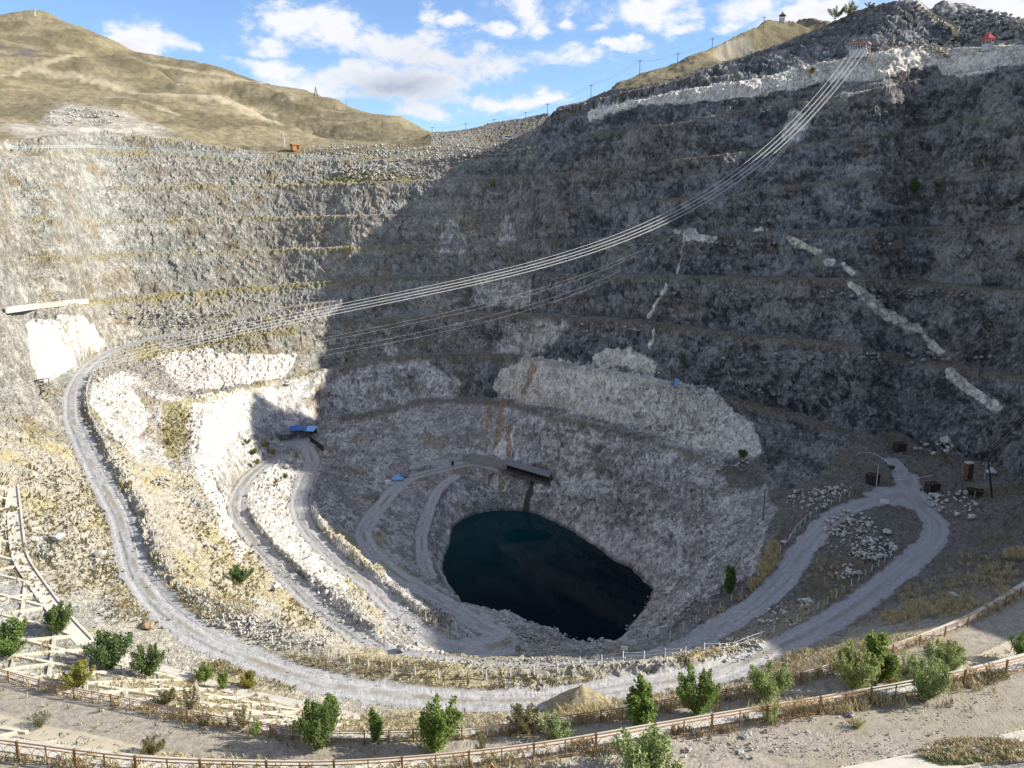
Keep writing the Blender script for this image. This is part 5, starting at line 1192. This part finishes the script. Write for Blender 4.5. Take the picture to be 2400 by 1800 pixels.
def shrub_data(kind, seed):
    """unit-height plant: (leaf centres, stems)"""
    rnd = np.random.default_rng(seed); C = []; stems = []
    ns, spread, n, fill = {'round': (16, .62, 5200, 1), 'tall': (8, .22, 4600, .9), 'sparse': (9, .42, 1300, .55), 'wind': (16, .5, 5600, 1), 'column': (6, .17, 4200, 1), 'tree': (11, .75, 4200, .8), 'dome': (16, .7, 1500, 1)}[kind]
    for k in range(ns):
        a = rnd.uniform(0, 6.28); s = spread*math.sqrt(rnd.uniform(.02, 1)); h = rnd.uniform(.72, 1.0)*(1-.35*(s/spread)**2)
        if kind in ('dome',): h *= .8
        tip = np.array([math.cos(a)*s, math.sin(a)*s, h]); 
        if kind == 'wind': tip[0] += .25*h
        t = np.linspace(0, 1, 6)[:, None]; bend = np.array([math.cos(a), math.sin(a), 0])*s*.35
        L_ = tip*t+bend*(t*(1-t))*1.6+rnd.normal(size=(6, 3))*.012; L_[0] = rnd.normal(size=3)*.02*np.array([1, 1, 0]); stems.append(L_)
        m = n//ns; f = rnd.beta(1.45, 1.2, m); lo_ = .28 if kind == 'tree' else .03
        f = lo_+(1-lo_)*f; i = np.minimum((f*5).astype(int), 4); fr = (f*5-i)[:, None]; base = L_[i]*(1-fr)+L_[i+1]*fr
        rad = (.03+.15*np.sin(np.pi*np.clip(f, 0, 1)**.8)**1.0)*(1.0 if kind in ('round', 'wind', 'dome', 'tree') else .55)
        # twigs: leaves bunch along side shoots
        nb = 14; tw = rnd.normal(size=(nb, 3)); tw /= np.linalg.norm(tw, axis=1)[:, None]; tw[:, 2] = np.abs(tw[:, 2])*.7
        pick = rnd.integers(0, nb, m); off = tw[pick]*rad[:, None]*rnd.uniform(.2, 1.4, (m, 1))+rnd.normal(size=(m, 3))*.022
        if kind == 'wind': off[:, 0] += .04
        C.append(base+off)
    C = np.vstack(C); C[:, 2] = np.maximum(C[:, 2], .02)
    return C, stems
PROTO = {}
def proto(kind, seed, mat, leaf):
    key = (kind, seed, mat.name)
    if key not in PROTO:
        C, st = shrub_data(kind, seed); rnd = np.random.default_rng(seed+5)
        me = quads_mesh('foliage', leaf_arrays(C, leaf, rnd), mat); m = MB()
        for L_ in st: m.tube([tuple(p) for p in L_], [.014, .012, .01, .008, .006, .004], 4)
        so = m.build('stem', M_STEM); sme = so.data; bpy.data.objects.remove(so); PROTO[key] = (me, sme)
    return PROTO[key]
def plant(px, py, wpx, hpx, kind, seed, mat, label, cat='bush', name='shrub', group='shrubs on the terraces and slopes', leaf=.042, rz=None, flip=False, maxw=1.25):
    p = surf(px, py); d = (p-Vector((0, 0, ZC))).length; h = hpx*d/PIX_F*1.06; w = wpx*d/PIX_F
    base_w = {'round': 1.06, 'tall': .5, 'sparse': .85, 'wind': 1.1, 'column': .42, 'tree': 1.5, 'dome': 1.35}[kind]
    r = thing(name, p+Vector((0, 0, -.08)), label, cat, group); rnd = random.Random(seed+int(px)); r.rotation_euler[2] = rnd.uniform(0, 6.28) if rz is None else rz
    sx = w/base_w; r.scale = (sx, sx, h)
    fm, smh = proto(kind, seed, mat, leaf)
    for nm, me in (('foliage', fm), ('stem', smh)):
        o = bpy.data.objects.new(nm, me); COL.objects.link(o); o.parent = r
    return r
G_ = M_LEAF
plant(262,1563,85,80,'round',1,M_LEAFD,'big dark green bush on the lattice slope just right of the chute foot')
plant(349,1583,60,70,'round',2,M_LEAFD,'dense oval green bush at the left end of the pale kerb')
plant(135,1484,64,66,'wind',3,M_LEAFD,'dark bush leaning over the lattice beside the drainage chute',rz=0)
plant(22,1535,74,72,'round',4,G_,'bright green bush cut by the left edge of the picture')
plant(184,1608,56,54,'round',5,M_LEAFY,'yellow green bush right behind the lower fence at far left')
plant(750,1752,92,112,'round',1,M_LEAFD,'large dark bush growing through the lower fence, left of the middle'); plant(765,1715,66,82,'tall',6,G_,'upright green shrub rising behind the large dark bush at the lower fence')
plant(479,1594,42,36,'round',2,G_,'low green bush between kerb and haul road, leftmost of three'); plant(524,1612,24,40,'tall',6,G_,'slim green shrub between kerb and haul road, middle of three'); plant(584,1612,32,40,'round',4,M_LEAFY,'small bright bush between kerb and haul road, rightmost of three')
plant(445,1663,46,56,'sparse',7,M_LEAFG,'open leafy shrub on the grassy lattice above the lower fence'); plant(388,1648,42,32,'round',5,M_LEAFG,'grey green low shrub left of the open leafy one')
plant(570,1705,34,56,'sparse',8,M_LEAFG,'thin stems with few leaves behind the lower fence'); plant(598,1728,30,50,'sparse',7,M_LEAF,'thin leafy stems growing in front of the lower fence'); plant(480,1700,30,34,'sparse',8,M_LEAFG,'wispy weed at the foot of the lower fence')
plant(356,1768,46,36,'round',7,M_LEAFG,'grey tufted shrub on the tan concrete strip'); plant(95,1700,44,34,'dome',9,M_LEAFG,'grey green shrub at the lower left between the fences')
plant(568,1362,44,40,'round',4,M_LEAFD,'green bush alone on the slope between the two road levels')
plant(1017,1760,108,126,'wind',3,G_,'large windblown green bush in front of the lower fence at the bottom centre',rz=.2); plant(880,1735,40,76,'tall',6,G_,'narrow green shrub at the lower fence left of the windblown bush')
plant(1230,1708,70,56,'round',5,M_LEAFG,'grey green willow bush below the soil mound'); plant(1299,1730,84,62,'sparse',8,M_LEAFL,'pale loose shrub leaning on the lower fence below the mound'); plant(1127,1766,28,48,'sparse',7,M_LEAFG,'little grey weed between the two fences near the middle')
plant(1507,1706,64,128,'column',10,G_,'tall slender young poplar behind the upper fence'); plant(1509,1838,150,118,'round',1,M_LEAFL,'big light green bush at the bottom edge in front of the upper fence')
plant(1632,1674,84,112,'round',2,G_,'dense green bush right of the slender poplar'); plant(1797,1636,86,88,'round',4,M_LEAFL,'round green bush standing before the shaded road end'); plant(1803,1694,46,62,'sparse',7,M_LEAFL,'pale sprigs growing under the round bush at the fence')
plant(2005,1618,86,104,'round',11,M_LEAFL,'pale silvery bush, leftmost of the clump at the right fence'); plant(2060,1592,72,106,'tall',12,M_LEAF,'taller green shrub in the middle of the clump at right'); plant(2168,1640,72,104,'round',11,M_LEAFL,'pale bushy shrub in front of the upper fence at right')
plant(2215,1574,66,66,'round',5,M_LEAFL,'loose green shrub below the straw coloured dome bush'); plant(2088,1608,56,42,'dome',9,M_LEAFY,'low yellow green bush inside the clump at right'); plant(2120,1580,48,56,'sparse',8,M_LEAFL,'thin pale shrub inside the clump at right')
plant(2229,1534,48,44,'dome',13,M_STRAW,'straw coloured dome shaped dry bush on the right walk'); plant(2009,1705,38,28,'dome',9,M_LEAFY,'small green tuft on the gravel of the upper walk'); plant(2394,1540,50,50,'round',2,M_LEAF,'green bush cut by the right edge of the picture')
plant(2330,1590,60,36,'dome',9,M_LEAFG,'low green weeds along the upper fence at far right')
plant(1708,1390,32,66,'column',14,M_LEAFD,'dark narrow conifer on the rubble above the pool')
for i, (x, y, w, h, lab) in enumerate([(597,1063,20,16,'left'),(622,1046,18,14,'highest'),(640,1064,20,18,'right'),(579,1040,16,14,'uppermost left'),(694,1073,16,18,'near the forking road'),(603,1088,14,14,'lowest'),(669,1121,10,16,'on the white ridge'),(645,1132,12,10,'at the foot of the white ridge'),(637,1032,14,12,'beside the grey shack')]):
    plant(x, y, w, h, 'round' if i % 2 else 'dome', 4 if i % 2 else 9, M_LEAFY if i % 3 else M_LEAF, ('small green bush by the blue sheds, ' if i not in (6, 7) else 'little plant ')+lab, group='small bushes near the blue sheds', leaf=.12)
plant(1956,45,36,24,'tree',15,M_LEAFD,'low dark tree on the skyline, left one of the pair by the pavilion hill','tree','skyline_tree','trees on the skyline',.035); plant(1992,37,36,28,'tree',16,M_LEAFG,'lighter spreading tree on the skyline, right one of the pair','tree','skyline_tree','trees on the skyline',.035); plant(2036,17,24,10,'tree',15,M_LEAFD,'tiny dark shrub on the skyline left of the summit','tree','skyline_tree','trees on the skyline',.035)
plant(2144,452,18,34,'column',14,M_LEAFD,'dark green shrub clinging to the big shaded cliff',leaf=.1); plant(1902,172,14,14,'round',4,M_LEAFY,'tiny yellow green bush on the white rock band',leaf=.12); plant(1156,434,9,16,'round',4,M_LEAFY,'tiny yellow bush on a bench at the edge of the shade',leaf=.12)
plant(1740,1072,26,20,'round',2,M_LEAFD,'dark bush under the lower end of the white rock face',leaf=.12); plant(2090,1100,14,12,'dome',9,M_LEAFD,'dark tuft at the road junction',leaf=.12); plant(2215,1075,22,16,'dome',9,M_LEAFG,'brownish bush beside the white rocks in the yard',leaf=.12)
# ---- the soil mound by the road
def mound():
    c = Vector(at_h(1362, 1655, -51)); c.z = gz(c.x, c.y); rnd = np.random.default_rng(3); n = 44; vs = []; fs = []
    for i in range(n+1):
        for j in range(n+1):
            u, v = (i/n-.5)*2, (j/n-.5)*2; x, y = c.x+u*4.3, c.y+v*3.4; r = math.hypot(u*1.02, v*1.02)
            h = max(0, 1-r)**.9*3.1; vs.append((x, y, gz(x, y)+h-.25))
    A_ = np.array(vs); nz = fbm(A_[:, 0], A_[:, 1], A_[:, 2], 1.6, 4, .6, 3)*.34; A_[:, 2] += nz
    for i in range(n):
        for j in range(n): a = i*(n+1)+j; fs.append((a, a+n+1, a+n+2, a+1))
    m, g, b = new_mat('mound_soil'); P = g.pos(); f = g.noise(P, 2.2, 6, .75)
    g.put(b.inputs['Base Color'], g.mix(g.step(f, .3, .7), (.16, .13, .085), (.4, .33, .2))); g.put(b.inputs['Normal'], g.bump(f, .6, .2))
    o = MB().add([tuple(p) for p in A_], fs).build('soil_mound', m, None, True, loc=tuple(c)); tag(o, 'grassy soil mound beside the haul road at the bottom centre', 'mound'); return c
MC = mound()
# ---- rocks
_ico = None
def rock_arrays(seed, n=1):
    bm = bmesh.new(); bmesh.ops.create_icosphere(bm, subdivisions=n, radius=1.0); v = np.array([q.co[:] for q in bm.verts]); f = [[q.index for q in p.verts] for p in bm.faces]; bm.free()
    rnd = np.random.default_rng(seed); v *= rnd.uniform(.62, 1.2, (len(v), 1)); v *= np.array([rnd.uniform(.8, 1.35), rnd.uniform(.75, 1.2), rnd.uniform(.55, .9)]); return v, np.array(f)
ROCKS = [rock_arrays(k, 1) for k in range(12)]; BIG = [rock_arrays(90+k, 2) for k in range(8)]
def rock_mat(name, lo_, hi_):
    m, g, b = new_mat(name); P = g.pos(); f = g.noise(P, 1.6, 5, .7); w = g.noise(P, .9, 2)
    g.put(b.inputs['Base Color'], g.mix(g.step(g.m('ADD', g.m('MULTIPLY', f, .7), g.m('MULTIPLY', w, .3)), .35, .65), lo_, hi_)); g.put(b.inputs['Normal'], g.bump(f, .5, .15)); return m
M_RKW = rock_mat('white_rock', (.3, .28, .255), (.58, .555, .51)); M_RKG = rock_mat('grey_rock', (.13, .13, .13), (.36, .355, .34)); M_RKB = rock_mat('brown_rock', (.17, .12, .07), (.38, .28, .17)); M_RKM = rock_mat('mixed_rubble', (.2, .19, .17), (.5, .48, .44))
def rubble(name, spots, mat, label, seed):
    rnd = np.random.default_rng(seed); VS = []; FS = []; nv = 0; first = None
    for (x, y, rx, ry, n, s0, s1) in spots:
        for _ in range(n):
            a = rnd.uniform(0, 6.28); q = math.sqrt(rnd.uniform(0, 1)); px, py = x+math.cos(a)*q*rx, y+math.sin(a)*q*ry
            if px < -300 or px > 2700: continue
            p = surf(px, py); 
            if first is None: first = p.copy()
            s_ = s0*(s1/s0)**(rnd.uniform(0, 1)**2); v, f = ROCKS[rnd.integers(0, 12)]; c, sn = math.cos(a*3), math.sin(a*3)
            w = np.stack([v[:, 0]*c-v[:, 1]*sn, v[:, 0]*sn+v[:, 1]*c, v[:, 2]], 1)*s_+np.array([p.x, p.y, p.z+s_*.22]); VS.append(w); FS.append(f+nv); nv += len(v)
    P = np.vstack(VS)-np.array(first); F_ = np.vstack(FS); me = bpy.data.meshes.new(name); me.vertices.add(len(P)); me.vertices.foreach_set('co', P.astype(F32).ravel()); me.loops.add(F_.size); me.loops.foreach_set('vertex_index', F_.astype(np.int32).ravel())
    me.polygons.add(len(F_)); me.polygons.foreach_set('loop_start', np.arange(0, F_.size, 3, dtype=np.int32)); me.update(calc_edges=True); me.materials.append(mat)
    o = bpy.data.objects.new(name, me); COL.objects.link(o); o.location = first; o['kind'] = 'stuff'; o['label'] = label; o['category'] = 'rubble'; return o
rubble('rubble', [(1985,1225,60,34,150,.16,.55),(2045,1285,55,28,110,.16,.6),(1995,1262,70,46,120,.1,.3),(1900,1170,60,25,110,.16,.55),(1960,1150,40,14,50,.16,.5),(1985,1340,26,18,24,.2,.5),(1890,1416,26,16,26,.15,.5),(1830,1440,60,30,60,.12,.4),(1730,1510,60,22,60,.12,.4),(2190,1050,45,20,26,.25,.85),(2240,1180,50,30,50,.15,.6),(2185,1175,24,14,20,.2,.5),(1700,1090,60,16,60,.15,.55),(1490,870,70,10,36,.15,.5)], M_RKW, 'pale rubble scattered round the road loop and yard', 21)
rubble('rubble', [(540,1440,70,34,260,.09,.34),(470,1400,50,24,130,.08,.3),(610,1470,60,26,150,.08,.3),(380,1130,20,14,40,.2,.6),(500,1290,24,18,40,.15,.5),(620,1350,60,40,90,.08,.3),(900,1470,80,40,120,.08,.35),(700,1320,60,70,120,.08,.35),(800,1420,50,40,90,.08,.35),(640,1200,40,70,70,.1,.4),(430,745,190,22,170,.2,.7),(420,905,60,20,50,.15,.5),(960,1470,60,50,70,.08,.3),(330,1050,60,60,60,.12,.4)], M_RKM, 'light rubble on the sunlit banks at the left', 22)
rubble('rubble', [(1300,1505,130,22,260,.1,.45),(1250,1480,60,18,100,.1,.4),(1420,1500,40,20,70,.1,.4),(1500,1440,50,50,120,.12,.5),(1600,1400,70,70,160,.12,.5),(1690,1300,60,70,130,.12,.6),(1640,1180,110,60,130,.15,.6),(960,1100,60,20,60,.1,.4),(800,1100,80,50,110,.15,.6),(1150,1170,50,20,50,.12,.4),(1400,1150,150,80,130,.15,.7)], M_RKM, 'grey rubble on the banks around the pool', 23)
rubble('rubble', [(1250,1552,380,12,330,.06,.26),(700,1500,120,16,150,.06,.26),(1000,1580,420,26,260,.03,.12),(1700,1530,120,20,120,.06,.3),(1050,1690,420,30,240,.03,.12),(300,1350,200,140,330,.05,.26),(150,1120,150,120,200,.06,.3),(450,1560,160,40,160,.03,.12)], M_RKM, 'loose stones along the haul road and its bank', 24)
rubble('rubble', [(2000,1720,420,50,420,.025,.09),(1700,1740,180,40,200,.025,.12),(2250,1640,180,40,200,.02,.08),(300,1700,320,40,240,.02,.07),(2050,1760,250,20,120,.03,.08)], M_RKM, 'pebbles on the gravel of the two terrace walks', 25)
rubble('rubble', [(1000,360,130,16,260,.3,.9),(850,350,130,14,220,.3,.9),(900,405,110,16,200,.3,1.0),(1150,350,110,14,160,.3,.9),(190,275,90,22,160,.3,.9)], M_RKM, 'grey waste rock tipped on the saddle and the far left quarry', 26)
rubble('rubble', [(2300,60,100,35,420,.35,1.1),(2180,105,70,12,110,.3,.9)], M_RKG, 'dark waste rock covering the sunlit dump at the upper right corner', 28)
rubble('rubble', [(2000,840,360,14,90,.3,.9),(1900,690,420,10,90,.3,.9),(1700,570,420,8,70,.3,.8),(1300,770,240,10,90,.3,.8),(1200,650,250,8,60,.3,.8),(1500,1010,180,14,120,.2,.7),(1650,915,180,10,70,.2,.7)], M_RKG, 'fallen stones lying on the shaded benches', 27)
BG = 'single large boulders'
for i, (px, py, wpx, mat, lab) in enumerate([(134,1262,24,M_RKW,'white boulder lying in dry grass right of the drainage chute'),(231,1302,26,M_RKM,'pale slab on the left flank above the haul road, left of a pair'),(250,1320,18,M_RKM,'small tilted slab right of the larger one on the left flank'),(346,1472,30,M_RKB,'brown rock at the top of the flank beside the haul road bend'),(646,1378,20,M_RKW,'white rock on the grassy slope between two roads'),(941,1524,24,M_RKG,'grey block at the end of the rubble bank, bottom left of the pool'),(2080,1250,19,M_RKW,'white boulder at the right end of the rock pile in the loop'),(2280,1214,15,M_RKW,'white boulder on the slope right of the road loop'),(2237,1396,15,M_RKW,'whitish stone below the right bank of the loop'),(2218,1034,19,M_RKW,'large white boulder above the black hopper, at the cliff foot'),(674,901,20,M_RKW,'round white boulder at the edge of the shade on the bench'),(231,892,14,M_RKW,'white block at the outer edge of the far left bend'),(1996,1678,13,M_RKW,'white stone lying against the upper fence'),(1614,1760,14,M_RKW,'yellowish stone at the edge of the bottom path, leftmost of four'),(1750,1727,12,M_RKW,'light stone on the path under the fence, second from the left'),(1737,1766,15,M_RKM,'flat stone in the middle of the bottom right path'),(1797,1716,11,M_RKB,'tan stone beside a dry weed under the fence'),(2173,1758,13,M_RKG,'grey stone on the pale concrete strip at the bottom right'),(2012,1345,16,M_RKM,'pale rock on the dry strip inside the road loop'),(1840,1438,16,M_RKM,'grey pale rock on the strip between the two right roads'),(2195,1166,26,M_RKM,'low pale sand heap in front of the right black box'),(1838,1272,14,M_RKW,'flat white rock on the yellow grass edge of the lower right road')]):
    p = surf(px, py); d = (p-Vector((0, 0, ZC))).length; s_ = wpx*d/PIX_F*.5; v, f = BIG[i % 8]; a = i*1.3; c, sn = math.cos(a), math.sin(a)
    w = np.stack([v[:, 0]*c-v[:, 1]*sn, v[:, 0]*sn+v[:, 1]*c, v[:, 2]*(.4 if 'slab' in lab or 'flat' in lab or 'heap' in lab else 1)], 1)*s_+np.array([p.x, p.y+s_*.3, p.z+s_*.25])
    tag(MB().add(w, [tuple(q) for q in f]).build('boulder', mat, None, loc=tuple(p)), lab, 'boulder', BG)
# ---- dry grass
def off_limits(x, y):
    v, u = rc(np.float64(x), np.float64(y)); i, j = int(round(float(v))), int(round(float(u)))
    if not (0 <= i < NV and 0 <= j < NT): return True
    if TRK[i, j] < .85: return True
    return WLK[i, j] < .8 and random.random() < .93
def grass(name, spots, mat, label, seed, hgt, blades=9, wid=.035):
    rnd = np.random.default_rng(seed); T = []; first = None
    for (x, y, rx, ry, n, k) in spots:
        for _ in range(n):
            a = rnd.uniform(0, 6.28); q = math.sqrt(rnd.uniform(0, 1)); px, py = x+math.cos(a)*q*rx, y+math.sin(a)*q*ry
            if px < -80 or px > 2480 or py > 1870: continue
            p = surf(px, py)
            if off_limits(p.x, p.y): continue
            first = p.copy() if first is None else first; rd = math.hypot(p.x, p.y); wd = max(wid, rd*.00042)
            h = hgt*k*rnd.uniform(.5, 1.2); nb = blades
            A_ = rnd.uniform(0, 6.28, nb); b0 = np.array(p)+np.stack([np.cos(A_*3)*.14*k, np.sin(A_*3)*.14*k, np.full(nb, -.05)], 1); ln = rnd.uniform(.1, .6, nb)*h; hh = h*rnd.uniform(.6, 1, nb)
            tip = b0+np.stack([np.cos(A_)*ln-.12*h, np.sin(A_)*ln, hh], 1); side = np.stack([-np.sin(A_), np.cos(A_), np.zeros(nb)], 1)*wd
            side[::2] = np.array([wd, 0, 0]); mid = b0*.45+tip*.55+np.array([0, 0, .12*h])
            T.append(np.stack([b0-side, b0+side, mid+side*.8, mid-side*.8], 1).reshape(-1, 3)); T.append(np.stack([mid-side*.8, mid+side*.8, tip+side*.2, tip-side*.2], 1).reshape(-1, 3))
    P = np.vstack(T)-np.array(first); o = bpy.data.objects.new(name, quads_mesh(name, P, mat)); COL.objects.link(o); o.location = first; o['kind'] = 'stuff'; o['label'] = label; o['category'] = 'grass'
grass('dry_grass', [(300,1640,330,60,480,.9),(100,1560,120,60,120,.9),(60,1400,100,140,140,.8),(500,1690,330,40,380,.9),(650,1790,700,26,380,.8),(1050,1700,300,30,420,1),(1900,1560,140,40,420,1.3),(2100,1540,160,50,480,1.3),(1700,1640,200,30,420,1.2),(1900,1650,260,22,420,1.2),(2250,1400,150,50,300,1.2),(2300,1600,120,24,200,1),(1360,1640,80,46,420,1.3),(1450,1670,150,30,260,1.2),(2300,1760,150,30,330,.7),(760,1560,300,20,330,.9),(440,1420,180,30,330,.9)],
      M_STRAW, 'dry straw coloured grass on the near terraces', 31, .5)
grass('dry_grass', [(1812,1300,18,26,70,1.3),(1795,1335,20,26,80,1.2),(1770,1375,20,26,70,1.2),(1740,1415,24,20,60,1.1),(1700,1445,26,16,50,1.1),(1660,1475,28,14,50,1),(1620,1500,30,10,40,1),(1990,1400,80,30,40,.8),(1930,1340,50,36,40,.8),(1860,1440,60,26,40,.8),(1680,1540,90,16,60,.9),(2165,1430,50,16,100,1.3),(2110,1450,50,14,60,1),(2380,1300,30,12,70,1.4),(2330,1350,60,24,50,1.1),(2230,1415,60,16,60,1.1),(2300,1330,90,40,50,.9)], leaf_mat('yellow_reed', (.38, .32, .18), (.62, .54, .33), .3), 'yellow reed grass beside the lower right road', 32, .75, 9, .05)
M_GRN = leaf_mat('olive_grass', (.11, .1, .035), (.3, .27, .11), .2)
grass('rough_grass', [(150,1250,170,150,800,.8),(330,1380,130,90,330,.8),(250,1120,60,120,200,.8),(560,1330,70,80,260,.9),(470,1180,60,90,160,.9),(420,1010,40,60,120,1),(700,1440,50,40,120,.8),(1000,1600,420,22,380,.8),(620,1560,150,25,220,.8),(840,1340,60,60,120,.8),(1020,1440,50,40,130,.8)], M_GRN, 'olive brown grass over the left flank and road verges', 33, .5, 7)
grass('green_grass', [(2240,1775,70,16,420,.6),(2330,1765,60,18,260,.6)], leaf_mat('short_green_grass', (.1, .13, .05), (.3, .36, .17), .3), 'pale green grass inside the curved kerb at the bottom right corner', 34, .3, 8, .03)
M_TW = leaf_mat('brown_weeds', (.16, .125, .07), (.38, .3, .18), .2)
grass('brown_weeds', [(620,1740,160,16,120,.8),(400,1690,200,16,110,.8),(150,1660,120,14,70,.8),(1900,1690,180,14,90,.8),(2200,1650,150,18,120,.8),(900,1755,200,12,80,.8),(1350,1760,260,14,100,.8),(1650,1720,90,14,60,.8),(1250,1740,150,12,80,.8)], M_TW, 'dry brown weeds along the fence feet', 35, .6, 10, .02)
